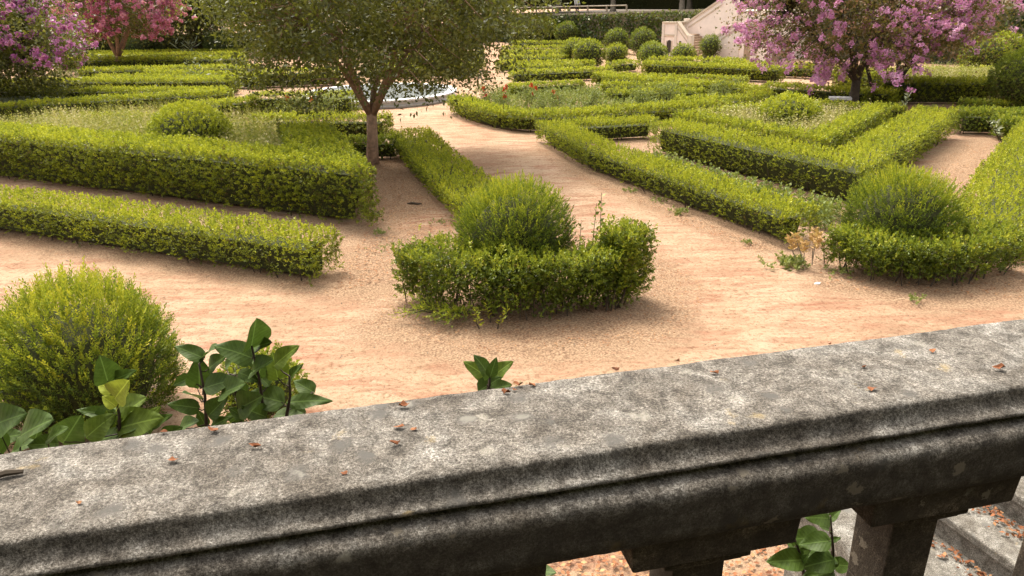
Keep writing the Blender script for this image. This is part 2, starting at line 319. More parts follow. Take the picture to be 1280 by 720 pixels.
def smooth_line(pts, k=5):
    out = []; n = len(pts); p = [np.array(q, float) for q in pts]
    for i in range(n-1):
        a, b, c, d = p[max(i-1, 0)], p[i], p[i+1], p[min(i+2, n-1)]
        for j in range(k):
            t = j/k; out.append(tuple(.5*((2*b)+(-a+c)*t+(2*a-5*b+4*c-d)*t*t+(-a+3*b-3*c+d)*t**3)))
    out.append(tuple(p[-1])); return out
def hedge(label, pts, w, h, lod, mat='box', group='clipped box hedges of the parterre', smooth=False, ragged=0., z0=0., tint=0., name='box_hedge', dens=1., back=.75, base_gap=.07, nstems=None):
    if smooth: pts = smooth_line(pts)
    r = np.random.default_rng(abs(hash((round(pts[0][0]*100), round(pts[0][1]*100)))) % 2**31); pr = random.Random(int(abs(pts[0][0])*100))
    cen = np.mean(pts, axis=0); root = empty(name, (cen[0], cen[1], z0), label, 'hedge', group)
    tpl, den, amp = LOD[lod]; den *= dens; amp += ragged*.11
    Lp, Rp = offset_line(pts, w); P, N, K = [], [], []
    def patch(a, b, c, d, nrm, dn):           # quad a-b-c-d
        A = np.linalg.norm(np.cross(b-a, d-a))/2+np.linalg.norm(np.cross(b-c, d-c))/2; k = r.poisson(A*dn)
        u, v = r.random((k, 1)), r.random((k, 1)); P.append((a*(1-u)+b*u)*(1-v)+(d*(1-u)+c*u)*v); N.append(np.tile(nrm, (k, 1))); K.append(v[:, 0])
    def v3(p, z): return np.array((p[0], p[1], z))
    zb = z0+base_gap
    for i in range(len(pts)-1):
        a, b, c, d = Lp[i], Lp[i+1], Rp[i+1], Rp[i]
        patch(v3(a, z0+h), v3(b, z0+h), v3(c, z0+h), v3(d, z0+h), np.array((0, 0, 1.)), den*1.15)
        for p, q in ((a, b), (c, d)):
            t = unit(q-p); nr = np.array((-t[1], t[0], 0)); mid = (p+q)/2
            if nr[:2]@(mid-(a+b+c+d)/4) < 0: nr = -nr
            vis = nr[:2]@(-mid) > 0
            ins = nr*(-.10*w); patch(v3(p, zb)+ins, v3(q, zb)+ins, v3(q, z0+h), v3(p, z0+h), nr, den*(1 if vis else back))
    for a, b, t in ((Lp[0], Rp[0], unit(np.array(pts[0])-np.array(pts[1]))), (Lp[-1], Rp[-1], unit(np.array(pts[-1])-np.array(pts[-2])))):
        patch(v3(a, zb), v3(b, zb), v3(b, z0+h), v3(a, z0+h), np.array((t[0], t[1], 0)), den*1.7)
    P = np.concatenate(P); N = np.concatenate(N); n = len(P); isl = N[:, 2] < .5
    low = np.clip((P[:, 2]-zb)/(h*.35), 0, 1); keep = r.random(n) < np.where(isl, .50+.50*low, 1)
    if ragged:
        g = wob(P, 1, 1.6)+wob(P+7, .6, 3.1); keep &= r.random(n) < np.clip(1.15-ragged*.8*np.clip(g, 0, 2), .2, 1)
    P, N, isl = P[keep], N[keep], isl[keep]; n = len(P)
    edge = np.clip((P[:, 2]-(z0+h-.10))/.10, 0, 1)*isl
    P = P+N*(wob(P, amp)-np.where(r.random(n) < .28, r.uniform(.08, .25 if lod < 2 else .20, n), r.random(n)**1.6*.11)-.035*edge**2)[:, None]+r.normal(size=(n, 3))*.010
    stray = (r.random(n) < (.018 if lod < 2 else .008)+.05*ragged)[:, None]*np.abs(r.normal(size=(n, 1)))*(.05+.05*ragged); P = P+(N*.6+np.array((0, 0, .6)))*stray
    D = N*.75+np.array((0, 0, .45))+r.normal(size=(n, 3))*.42; S = r.uniform(.75, 1.25, n)
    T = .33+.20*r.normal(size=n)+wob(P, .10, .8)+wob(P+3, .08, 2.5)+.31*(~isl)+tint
    T = np.clip(T, .06, 1); T = np.where(r.random(n) < .02+.03*isl*(wob(P+11, 1, 1.3) > .55), -.1, T)           # some dead twigs
    V, F, t = merge([scatter(tpl, P, D, S, T, r)]); link('foliage', np_mesh('foliage', V, F, t), M[mat], root)
    # inner twig mass
    m = len(pts)
    if ragged > .2:                                # open growth: loose inner leaves instead of a dense mass
        k = int(sum(np.linalg.norm(np.array(pts[i+1])-np.array(pts[i])) for i in range(m-1))*w*h*1150); ii_ = r.integers(0, m-1, k); u = r.random((k, 1)); v = r.uniform(.12, .88, (k, 1)); La, Ra = np.array(Lp), np.array(Rp)
        q = (La[ii_]*(1-u)+La[ii_+1]*u)*(1-v)+(Ra[ii_]*(1-u)+Ra[ii_+1]*u)*v; Pi = np.hstack([q, z0+base_gap+(h-base_gap-.08)*r.random((k, 1))**.8])
        V, F, t = merge([scatter(tpl, Pi, r.normal(size=(k, 3))+np.array((0, 0, .6)), r.uniform(.9, 1.5, k), np.clip(.24+.12*r.normal(size=k), .06, 1), r)]); link('inner_foliage', np_mesh('inner_foliage', V, F, t), M[mat], root)
    else:
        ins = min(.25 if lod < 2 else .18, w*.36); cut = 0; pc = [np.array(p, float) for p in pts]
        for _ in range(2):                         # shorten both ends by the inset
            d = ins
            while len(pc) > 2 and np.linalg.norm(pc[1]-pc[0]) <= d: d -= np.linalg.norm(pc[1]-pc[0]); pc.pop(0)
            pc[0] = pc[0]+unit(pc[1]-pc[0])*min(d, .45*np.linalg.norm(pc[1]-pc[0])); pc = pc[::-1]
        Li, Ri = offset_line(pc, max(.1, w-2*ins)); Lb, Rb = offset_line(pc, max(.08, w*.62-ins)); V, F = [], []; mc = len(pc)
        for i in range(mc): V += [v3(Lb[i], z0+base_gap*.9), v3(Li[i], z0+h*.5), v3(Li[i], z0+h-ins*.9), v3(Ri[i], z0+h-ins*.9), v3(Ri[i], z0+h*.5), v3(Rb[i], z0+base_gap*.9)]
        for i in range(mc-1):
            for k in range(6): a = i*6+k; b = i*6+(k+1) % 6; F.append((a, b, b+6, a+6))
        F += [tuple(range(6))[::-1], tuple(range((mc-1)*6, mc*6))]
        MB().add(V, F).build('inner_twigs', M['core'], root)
    if lod <= 1:
        mb = MB()
        L = sum(np.linalg.norm(np.array(pts[i+1])-np.array(pts[i])) for i in range(m-1)); stems(mb, pts, w, h, int(L*4) if nstems is None else nstems, pr); o = mb.build('stems', M['bark_dark'], root); o['kind'] = 'stuff'
    return root
G_L, G_R = 'box hedges left of the sandy path', 'box hedges right of the sandy path'
hedge('low box hedge edging the sandy path in front of the tall hedge block', [(-14.5, 17.35), (-9, 15.0), (-3.25, 12.35)], .98, .78, 0, group=G_L)
hedge('tall thick box hedge with a sharp corner enclosing the weedy bed with a round dome', [(-18.5, 23.5), (-4.0, 16.45), (-5.75, 21.2)], 1.35, 1.3, 1, group=G_L, dens=1.05)
hedge('low box hedge along the left edge of the sandy path behind the ragged round topiary', [(-3.2, 24.2), (-2.2, 20.6), (-.55, 15.3)], 1.3, .62, 0, 'box', group=G_L, tint=.05, dens=.95)
hedge('ragged low box hedge curving round the front of the topiary ball on the path corner', [(-1.60, 11.4), (-1.0, 10.85), (0, 10.60), (.75, 10.66), (1.3, 10.82), (1.75, 11.1)], .84, .95, 0, 'box_old', group=G_L, smooth=True, ragged=.95, dens=1.45, base_gap=.12, nstems=60, tint=.03)
hedge('taller leafy stub of box hedge at the broken end beside the path', [(1.55, 10.85), (2.0, 11.3)], .66, 1.20, 0, 'box_old', group=G_L, ragged=.3, base_gap=.10, tint=.06, dens=1.6)
hedge('long low box hedge along the right edge of the sandy path', [(4.9, 25.4), (1.45, 24.75), (2.55, 20.5), (4.3, 16.5), (5.6, 13.75)], .95, .66, 0, group=G_R, tint=.04)
hedge('tall pointed box hedge forming a V round the bed of dry weeds', [(4.75, 22.9), (7.85, 17.0), (13.9, 24.4)], 1.2, .93, 0, group=G_R, dens=.8, tint=.03, back=.5)
hedge('narrow inner box hedge running inside the tall V shaped hedge', [(5.6, 24.6), (8.3, 20.0), (12.2, 24.9)], .7, .92, 1, group=G_R)
hedge('back box hedge closing the V shaped bed of dry weeds', [(6.2, 25.4), (10.4, 27.4), (13.4, 25.6)], .6, .8, 2, group=G_R)
hedge('low box hedge wrapped round the front of the topiary ball on the right corner', [(5.85, 12.5), (6.3, 11.75), (7.3, 11.62), (8.55, 12.2)], .85, .74, 0, 'box_old', group=G_R, smooth=True, ragged=.25, base_gap=.12, nstems=50, dens=1.2)
hedge('wide overgrown box hedge running back from the right corner topiary', [(8.7, 12.6), (10.9, 15.7), (16.2, 22.4)], 1.55, .72, 0, group=G_R, dens=.78, tint=.02, ragged=.12)
hedge('dark low box hedge beside the pale littered bed behind the V hedge', [(14.9, 25.0), (18.5, 24.2)], .9, .75, 1, 'box_old', group=G_R)
hedge('short dark box hedge under the large dark topiary ball', [(15.6, 23.9), (17.6, 23.3)], .7, .62, 1, 'box_old', group=G_R, ragged=.3)
# middle parterre
G_M = 'box hedges of the middle parterre'
hedge('curved low box hedge round the rose bed beyond the path', [(-2.1, 32.0), (-1.2, 29.6), (.35, 27.35), (2.2, 27.15), (4.6, 27.9), (8.3, 28.9)], .95, .66, 1, group=G_M, smooth=True)
hedge('box hedge with a rounded end curling round the far side of the rose bed', [(6.7, 30.4), (8.6, 30.1), (9.9, 30.5), (10.6, 31.9), (10.5, 34.2), (8.2, 36.8), (5.0, 39.3)], .8, .62, 2, group=G_M, smooth=True)
for lab, p in (('straight box hedge row crossing the rose bed nearest the rounded hedge end', [(4.4, 33.5), (8.5, 33.1)]), ('thin box hedge row across the middle of the rose bed', [(4.5, 36.3), (8.8, 35.2)]),
               ('short box hedge row at the back left of the rose bed', [(.1, 36.4), (3.6, 37.4)]), ('long slanting box hedge behind the rose bed', [(4.6, 41.0), (11.6, 37.2)])):
    hedge(lab, p, .65, .6, 2, group=G_M)
hedge('thick box hedge below the small topiary domes and the pink staircase', [(8.1, 45.4), (14.4, 40.4)], .9, .75, 2, group=G_M)
hedge('box hedge behind the stone bench and lilac flowered tree', [(11.6, 34.4), (14.9, 31.4)], .9, .62, 2, group=G_M)
hedge('short box hedge between the two lilac flowered tree trunks', [(15.1, 31.9), (15.9, 31.2)], .9, .6, 2, group=G_M)
hedge('square cut box hedge with a dark flat front beyond the lilac flowered trees', [(15.9, 36.5), (16.5, 32.2), (19.9, 31.4)], 1.0, .95, 2, group=G_M, dens=1.3)
hedge('low box hedge in front of the square cut dark hedge', [(16.8, 28.0), (19.8, 27.4)], .8, .6, 2, 'box_old', group=G_M)
G_F = 'far rows of box hedges'
far = [('box hedge row just behind the rose bed', [(.2, 42.7), (5.8, 43.9)]), ('second box hedge row behind the rose bed', [(.2, 46.5), (4.4, 46.7)]), ('box hedge row in front of the big olive topiary dome', [(-.6, 49.5), (5.4, 48.3)]),
       ('box hedge row level with the big olive topiary dome', [(-.4, 54.3), (4.2, 53.4)]), ('box hedge row behind the big olive topiary dome', [(-.4, 58.6), (5, 57.6)]), ('box hedge row two beds before the ivy wall', [(-.3, 64.0), (5, 62.6)]),
       ('farthest box hedge row below the ivy wall', [(.6, 71.2), (6.6, 68.6)]), ('box hedge row between the topiary domes', [(6.2, 46.9), (8.0, 48.2)]), ('box hedge row beside the staircase foot', [(9.2, 50.4), (14.5, 47.4)]),
       ('box hedge row left of the lilac flowered tree', [(12.4, 46.8), (17, 43.2)]), ('box hedge row behind the lilac flowered trees', [(14.5, 43.5), (21, 39)]), ('wide box hedge row below the right ivy wall', [(18.5, 37.5), (24.5, 35.5)]), ('box hedge row near the clipped dome below the ivy wall', [(20.5, 40.0), (27, 38.2)]),
       ('box hedge row just beyond the white basin', [(-8.4, 47.0), (-1.8, 46.4)]), ('second box hedge row beyond the white basin', [(-8.0, 51.5), (-1.6, 50.6)]), ('third box hedge row beyond the white basin', [(-8.0, 57.0), (-1.8, 56.0)]), ('last box hedge row beyond the white basin', [(-9.0, 64.0), (-2, 62.5)])]
for lab, p in far: hedge(lab, p, .8, .6, 3, group=G_F)
# left far strips
G_S = 'long box hedge strips in the left far parterre'
left = [('box hedge strip bordering the whitish plants on their near side', [(-24, 30.6), (-18, 33.6), (-12.8, 35.4)], .8, .72, 2), ('box hedge strip bordering the whitish plants on their far side', [(-26, 38.4), (-13.2, 36.2)], .8, .72, 2),
        ('third box hedge strip with a square end facing the basin path', [(-29, 42.2), (-14.2, 40.2)], 1.0, .8, 2), ('box hedge strip slanting towards the basin path', [(-23.5, 44.6), (-15, 41.6)], .9, .7, 3),
        ('box hedge strip behind the slanting strip by the basin path', [(-21.5, 46.4), (-13.6, 42.6)], .9, .75, 3), ('thick box hedge just left of the white basin beyond the path', [(-13.9, 43.4), (-9.6, 43.9)], 1.2, .85, 3),
        ('dark edged box hedge strip in front of the pink flowered tree', [(-27, 49.4), (-15.6, 49.0)], 1.2, .7, 3), ('box hedge strip at the foot of the pink flowered tree', [(-33, 57.4), (-18.8, 55.6)], 1.2, .8, 3),
        ('box hedge strip behind the pink flowered tree', [(-36, 62.2), (-20.5, 60.2)], 1.2, .8, 3), ('farthest left box hedge strip before the dark trees', [(-38, 67.0), (-22, 65.2)], 1.2, .7, 3)]
for lab, p, w, h, ld in left: hedge(lab, p, w, h, ld, group=G_S)
hedge('short box hedge seen behind the weedy bed with the dome', [(-16, 28.2), (-12.8, 27.4)], .7, .75, 2, group=G_S)
hedge('box hedge slanting from the weedy bed to the basin hedge', [(-13.2, 29.4), (-10.6, 31.9)], .8, .8, 2, group=G_S)
hedge('box hedge with a dark face between rose stems and the white basin', [(-10.6, 32.0), (-6.3, 31.5)], .9, .95, 1, group=G_S, dens=.6)
hedge('box hedge with a square end behind the forked tree', [(-8.6, 25.9), (-4.0, 25.2)], .9, .92, 1, group=G_S, dens=.8)
hedge('short dark hedge right behind the forked tree trunk', [(-5.6, 22.9), (-3.3, 22.7)], .6, .62, 1, 'box_old', group=G_S)

# ------------------------------------------------------------------ topiary
SHOOT = sprig_tpl(11, .20, .052, .36, 21, .7)
SHOOT_N = sprig_tpl(12, .22, .052, .36, 22, .75)
def topiary(label, c, rx, rz, zc, lod, mat='box', group='clipped topiary balls', n=None, tpl=None, shoot=None, tint=0., rough=.03, cut=None):
    r = np.random.default_rng(int(abs(c[0]*131+c[1]*17)*10)); root = empty('topiary_ball', (c[0], c[1], 0), label, 'topiary', group)
    tp, den, _ = LOD[lod]; tp = tpl or tp; A = 4*math.pi*rx*rx*.8; n = n or int(A*den*1.1)
    u = unit(r.normal(size=(int(n*1.35), 3))); P = u*np.array((rx, rx, rz))+np.array((c[0], c[1], zc)); zmin = .12 if cut is None else cut; k = P[:, 2] > zmin; u, P = u[k], P[k]; n = len(P)
    N = unit(u/np.array((rx, rx, rz)))
    P = P+N*(wob(P, rough, 1.5)-r.random(n)**1.5*.20)[:, None]
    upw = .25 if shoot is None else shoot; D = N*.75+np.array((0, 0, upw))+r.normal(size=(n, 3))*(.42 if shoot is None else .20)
    T = (.25 if shoot is None or shoot < .5 else .12)+.17*r.normal(size=n)+(.30 if shoot is None or shoot < .5 else .52)*np.clip(N[:, 2], -.2, 1)+wob(P, .09, 1.4)+tint  # bright new tips, plus shading of the shaggy balls painted into the tint
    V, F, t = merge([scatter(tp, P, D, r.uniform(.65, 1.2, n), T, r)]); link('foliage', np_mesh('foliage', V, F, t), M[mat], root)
    prof = []; q = .80
    for i in range(9):
        a = -math.pi/2+math.pi*i/8; prof.append((max(.01, rx*q*math.cos(a)), max(.05-zc, rz*q*math.sin(a))))
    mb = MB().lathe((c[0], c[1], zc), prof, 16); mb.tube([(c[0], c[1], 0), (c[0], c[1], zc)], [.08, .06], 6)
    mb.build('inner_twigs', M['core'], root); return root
G_T = 'large shaggy topiary balls near the balustrade'
topiary('shaggy green topiary ball behind the ragged curved hedge on the path corner', (.05, 11.55), .86, .86, .93, 0, 'yew', G_T, 2500, SHOOT, .75, .04)
topiary('dense shaggy topiary ball at the corner beside the withered orange sapling', (6.97, 12.75), .90, .84, .70, 0, 'yew', G_T, 2500, SHOOT, .6, .04)
topiary('big bushy yellow tipped topiary ball behind the lilac leaves at the balustrade', (-5.05, 7.75), 1.0, .98, .62, 0, 'yew', G_T, 3600, SHOOT_N, .75, .08, .10)
topiary('small clipped box bush behind the broad lilac leaves', (-2.93, 7.55), .44, .46, .46, 0, 'box_old', G_T, 900, None, .4, .12, .08)
topiary('low leafy dome rising from the weedy bed inside the tall hedge', (-8.75, 20.7), 1.08, .85, 1.15, 1, 'box', 'domes in the near weedy beds', tint=.16, rough=.05, cut=.7)
topiary('low leafy dome in the dry weeds inside the V shaped hedge', (9.0, 24.2), .95, .6, .82, 2, 'box', 'domes in the near weedy beds', tint=.14, rough=.05, cut=.4)
topiary('big dark topiary ball on a hedge at the edge of the right beds', (18.9, 27.9), 1.15, 1.1, 1.3, 1, 'box_old', 'dark topiary balls', rough=.05, cut=.2)
G_B = 'clipped domes below the ivy wall'
for lab, c, rr, rz, zc, mt, tn in (('largest olive clipped dome on the far parterre', (5.25, 50.0), 1.03, .88, .95, 'box', -.02), ('olive dome tucked behind the largest clipped dome', (4.7, 54.0), .95, .8, .9, 'box', .03), ('brownish clipped dome with a flat underside', (7.2, 51.4), .78, .72, .75, 'box', .03),
        ('wide low clipped dome next to the brownish one', (9.8, 52.4), .98, .85, .6, 'box_old', .12), ('small olive dome left of the pink staircase', (11.8, 52.0), .78, .70, .6, 'box', -.02), ('small round dark ball before the pink staircase steps', (14.2, 54.6), .72, .78, .9, 'box_old', -.02),
        ('dark clipped ball nearest the pink staircase wall', (10.6, 61.0), .98, 1.0, 1.0, 'box_old', -.04), ('dark clipped ball at the foot of the ivy', (8.75, 62.5), .98, .95, .95, 'box_old', -.05), ('rounded dark ball below the low railing', (5.6, 73), 1.1, 1.05, 1.1, 'box_old', -.02),
        ('broad dark ball at the far left of the ivy wall', (2.7, 73.5), 1.2, 1.25, 1.2, 'box_old', -.04), ('bright dome half hidden behind the broad dark ball', (3.9, 75.2), 1.15, 1.2, 1.2, 'box', .0), ('leftmost rounded ball before the ivy wall', (1.3, 74.0), 1.0, 1.1, 1.1, 'box_old', .05),
        ('flat clipped dome below the right ivy wall', (26.2, 42.5), 1.25, .95, 1.0, 'box', -.02), ('dome behind the flat clipped dome on the right', (28.2, 44.2), 1.15, 1.0, 1.05, 'box', .05)):
    topiary(lab, c, rr, rz, zc, 3, mt, G_B, int(900*rr*rr), sprig_tpl(6, .13, .085, .62, 9, stem=False), None, tn, .03)

# ------------------------------------------------------------------ weeds, roses, ground plants
def poly_points(poly, n, r):
    p = np.array(poly); lo, hi = p.min(0), p.max(0); out = []
    while sum(map(len, out)) < n:
        q = lo+(hi-lo)*r.random((n, 2)); ins = np.zeros(n, bool); j = len(p)-1
        for i in range(len(p)):
            a, b = p[i], p[j]; c = ((a[1] > q[:, 1]) != (b[1] > q[:, 1])) & (q[:, 0] < (b[0]-a[0])*(q[:, 1]-a[1])/(b[1]-a[1]+1e-9)+a[0]); ins ^= c; j = i
        out.append(q[ins])
    return np.concatenate(out)[:n]
BLADE = (np.array([(-.012, 0, 0), (.012, 0, 0), (.009, .06, .6), (-.009, .06, .6), (.0, .16, 1.0)]), np.array([(0, 1, 2), (0, 2, 3), (3, 2, 4)]), np.array([-.15, -.15, 0, 0, .12]))
def weed_tpl(seed, n=9):
    q = np.random.default_rng(seed); parts = [(BLADE[0]*np.array((.5, .5, 1)), BLADE[1], BLADE[2])]
    for i in range(n):                                  # seed head and small leaves on the upper half
        z = .45+.55*(i+.5)/n; lv, lf, lt = tri_tpl(.6); a = q.uniform(0, 6.28); d = np.array([[math.cos(a)*.7, math.sin(a)*.7, .7]])
        Mx = frames(d, q)[0]*q.uniform(.06, .11); parts.append((lv@Mx.T+np.array((0, .10*z*z, z)), lf, lt+.12*(z-.4)))
    return (lambda m: (m[0], m[1], m[2]))(tuple(np.concatenate([p[k]+(sum(len(x[0]) for x in parts[:i]) if k == 1 else 0) for i, p in enumerate(parts)]) for k in range(3)))
WEED = weed_tpl(5); WEED2 = weed_tpl(8, 8); BUSHY = sprig_tpl(14, .9, .26, .62, 17, 1.1, tri=True)
def weeds(name, label, poly, n, h, mat, tpl=WEED, base=0., t0=.45, cat='weeds', clump=.5):
    r = np.random.default_rng(n+len(poly)); q = poly_points(poly, n, r); z = np.full((len(q), 1), base); P = np.hstack([q, z])
    H = h*r.uniform(.72, 1.12, len(q))*(1+.10*wob(P, 1, 1.2)); D = np.tile((0, 0, 1.), (len(q), 1))+r.normal(size=(len(q), 3))*.12
    T = t0+.2*r.normal(size=len(q))+wob(P, .22, .9); V, F, t = merge([scatter(tpl, P, D, H, T, r)])
    o = link(name, np_mesh(name, V, F, t), M[mat]); tag(o, label, cat, kind='stuff'); return o
weeds('tall_weeds', 'pale green and tan weeds filling the bed inside the tall hedge', [(-18, 23.6), (-5.2, 17.6), (-6.3, 21.0), (-7.2, 23.8), (-15, 26.6)], 5200, 1.26, 'weed', WEED2, t0=.58)
weeds('tall_weeds', 'dry pale weeds filling the bed inside the V shaped hedge', [(5.8, 25.0), (8.3, 20.8), (12.2, 25.0), (10.2, 27.2)], 2600, .95, 'weed', WEED2, t0=.72)
weeds('tall_weeds', 'green weeds between the long path hedge and the tall V hedge', [(3.4, 21.2), (5.2, 16.6), (6.4, 14.3), (7.2, 15.6), (5.6, 18.2), (4.4, 21.0)], 700, .42, 'broad', BUSHY, t0=.5)
weeds('tall_weeds', 'loose leafy growth of the rose bed behind the curved hedge', [(-1.4, 32.5), (.6, 28.2), (4.6, 28.7), (8.2, 29.7), (10, 31.5), (9.8, 34), (5, 38.6), (-.2, 38)], 2600, .44, 'broad', BUSHY, t0=.55)
weeds('tall_weeds', 'dry weeds in the bed behind the square cut hedge', [(17, 36.5), (17.2, 32.9), (21, 32.2), (26, 36), (22, 39)], 2400, .98, 'weed', WEED2, t0=.55)
weeds('tall_weeds', 'weeds among the far left hedge strips', [(-27, 42.8), (-15, 41.3), (-14.5, 55), (-33, 57)], 2000, .34, 'broad', BUSHY, t0=.5)
weeds('tall_weeds', 'weeds and grass beds behind the weedy bed with the dome', [(-22, 29.5), (-14, 27.2), (-8, 26.4), (-6.6, 30.8), (-11, 31.2), (-13.2, 34.6), (-18, 32.6)], 3600, .60, 'weed', WEED2, t0=.40)
weeds('tall_weeds', 'green growth in beds before the ivy wall', [(-.5, 44), (8, 44), (13, 43), (14, 48), (8, 68), (0, 70)], 3600, .36, 'weed', WEED2, t0=.25)
weeds('whitish_plants', 'low whitish leaved plants between two narrowing hedge strips', [(-24.5, 37.2), (-24, 33), (-18, 34.6), (-16, 35.4)], 900, .50, 'grey_plant', BUSHY, t0=.55)
# rose bushes with red flowers
ROSETTE = sprig_tpl(9, .05, .055, .9, 31, 1.2, stem=False)
def rose_bush(label, c, h, rad, flowers, seed, fmat='rose'):
    r = np.random.default_rng(seed); root = empty('rose_bush', (c[0], c[1], 0), label, 'rose bush', 'rose bushes of the middle beds'); mb = MB(); tips = []
    for i in range(9):
        a = r.uniform(0, 6.28); e = np.array((c[0]+rad*r.uniform(.2, 1)*math.cos(a), c[1]+rad*r.uniform(.2, 1)*math.sin(a), h*r.uniform(.7, 1.05))); s = np.array((c[0], c[1], 0.)); md = (s+e)/2+np.array((0, 0, .12*h))
        mb.tube([s, md, e], [.012, .009, .004], 4); tips.append(e)
        if i < 3: tips += [md]
    mb.build('stems', M['bark_dark'], root); P = np.concatenate([e+r.normal(size=(26, 3))*np.array((.14, .14, .12))*rad*1.6 for e in tips]); n = len(P)
    V, F, t = merge([scatter(sprig_tpl(5, .10, .065, .65, 33), P, r.normal(size=(n, 3))+np.array((0, 0, .6)), r.uniform(.7, 1.2, n), .5+.2*r.normal(size=n), r)]); link('leaves', np_mesh('leaves', V, F, t), M['broad'], root)
    for i in range(flowers):
        e = tips[i % len(tips)]+np.array((0, 0, .12)); V, F, t = scatter(ROSETTE, e[None], np.array([[.1, -.4, 1.]]), np.array([2.6]), np.array([.5]), r); link('flower', np_mesh('flower', V, F, np.clip(t, 0, 1)), M[fmat], root)
for i, (x, y, nf, lab) in enumerate(((-.2, 30.6, 3, 'rose bush with two red blooms at the near left of the rose bed'), (.9, 31.9, 3, 'rose bush with three red blooms in the rose bed'), (2.1, 31.2, 2, 'rose bush with a red pair of blooms beside thin hedge rows'), (3.0, 29.3, 0, 'flowerless rose bush behind the curved hedge'), (5.2, 30.0, 0, 'flowerless leafy rose bush at the bed centre'),
        (1.5, 28.8, 0, 'leafy rose bush close behind the curved hedge corner'), (6.7, 31.8, 0, 'rose bush without blooms near the rounded hedge end'), (-.9, 32.2, 2, 'rose bush with red blooms beside the path to the basin'), (-8.6, 30.2, 1, 'thin rose bush with one pink red bloom before the dark hedge'), (-7.2, 29.6, 1, 'scraggly rose bush behind the weedy bed with one bloom'), (9.2, 32.4, 0, 'rose bush inside the rounded hedge end'))):
    rose_bush(lab, (x, y), .95, .55, nf, 50+i)
# small ground weeds near the hedges
TUFT = sprig_tpl(12, .10, .07, .55, 41, 1.3)
def tuft(label, c, rad, h, n, mat='broad', tint=.5, name='weed_tuft', group='small weeds on the sandy ground'):
    r = np.random.default_rng(int(abs(c[0]*77+c[1]*13))); q = r.normal(size=(n, 2))*rad*.45; P = np.hstack([q+np.array(c), np.full((n, 1), .012)+np.abs(r.normal(size=(n, 1)))*h*.25])
    V, F, t = merge([scatter(TUFT, P, np.hstack([q*1.2, np.full((n, 1), .5)])+r.normal(size=(n, 3))*.35, h*8*r.uniform(.5, 1.1, n), tint+.15*r.normal(size=n), r)]); o = link(name, np_mesh(name, V, F, t), M[mat]); tag(o, label, 'weed', group, 'stuff')
for lab, c, rad, h, n in (('leafy weed clump under the withered orange sapling', (5.0, 12.5), .32, .14, 60), ('weed tuft at the foot of the long path hedge, largest of three', (3.75, 16.0), .22, .12, 26), ('weed tuft at the foot of the long path hedge, flattest of three', (3.45, 17.0), .25, .08, 22), ('weed tuft at the foot of the long path hedge by its dark gap', (2.95, 18.0), .2, .10, 18),
        ('bright weed tuft on bare sand before the right corner topiary', (6.35, 10.75), .14, .09, 14), ('green weed tuft at the foot of the tall hedge corner', (-2.75, 14.9), .22, .09, 22), ('flat weed patch between the two left hedges and the trunk', (-2.35, 13.9), .45, .06, 30), ('small weed tuft in the littered bed near the low hedge end', (-2.1, 13.0), .14, .07, 10), ('sparse weeds along the old hedge by the path', (-1.55, 15.6), .3, .07, 18),
        ('weed tuft below the ball shaped topiary on the right corner', (5.7, 12.0), .25, .10, 20), ('small weed by the end of the long path hedge', (4.6, 13.7), .16, .09, 12), ('weeds at the low branches of the ragged hedge', (1.75, 10.95), .25, .08, 14), ('thin green weeds on open sand near the balustrade', (.02, 8.3), .16, .03, 8)):
    tuft(lab, c, rad, h, n, tint=.62)
# spreading low branches at the ragged hedge
r_ = np.random.default_rng(5); rt_ = empty('low_spreading_shrub', (-1.25, 10.4, 0), 'low pale green branches spreading on the ground at the ragged hedge', 'shrub'); mb = MB(); Pp, Dd = [], []
for i in range(26):
    a = r_.uniform(2.6, 5.2); L = r_.uniform(.35, .85); s = np.array((-1.05+r_.uniform(-.1, .4), 10.5, .05)); e = s+np.array((math.cos(a)*L, math.sin(a)*L*.75, r_.uniform(.03, .28))); mb.tube([s, (s+e)/2+np.array((0, 0, .08)), e], [.008, .006, .003], 4)
    for k in range(14): f = .25+.75*k/13; Pp.append(s*(1-f)+e*f+np.array((0, 0, .08*4*f*(1-f)))+r_.normal(size=3)*.02); Dd.append((e-s)+r_.normal(size=3)*.35+np.array((0, 0, .2)))
mb.build('branches', M['bark_dark'], rt_); V, F, t = merge([scatter(sprig_tpl(8, .10, .034, .5, 43), np.array(Pp), np.array(Dd), r_.uniform(.8, 1.3, len(Pp)), .55+.15*r_.normal(size=len(Pp)), r_)]); link('foliage', np_mesh('foliage', V, F, t), M['yew'], rt_)
# upright sprouts and saplings
def sapling(name, label, c, h, n, mat, leafL, w, seed, lean=(0, 0), t0=.5, z0=0., bark='bark_dark', from_z=.35, nstem=1, spread=.25):
    r = np.random.default_rng(seed); root = empty(name, (c[0], c[1], z0), label, 'sapling'); mb = MB(); P, D = [], []
    for s in range(nstem):
        b = np.array((c[0]+r.uniform(-.05, .05)*nstem, c[1]+r.uniform(-.05, .05)*nstem, z0)); e = b+np.array((lean[0]+r.uniform(-1, 1)*spread*(nstem > 1), lean[1]+r.uniform(-1, 1)*spread*(nstem > 1), h*r.uniform(.8, 1))); md = (b+e)/2+r.normal(size=3)*.03; mb.tube([b, md, e], [.012, .008, .003], 5)
        for k in range(n//nstem): f = from_z+(1-from_z)*k/(n//nstem); P.append(b*(1-f)+e*f+r.normal(size=3)*.008); a = k*2.4; D.append((math.cos(a), math.sin(a), .35+.4*f))
    mb.build('stem', M[bark], root); P = np.array(P); D = np.array(D)+r.normal(size=(len(P), 3))*.2; V, F, t = merge([scatter(leaf_tpl(w), P, D, leafL*r.uniform(.6, 1.15, len(P)), t0+.2*r.normal(size=len(P)), r)]); link('leaves', np_mesh('leaves', V, F, t), M[mat], root)
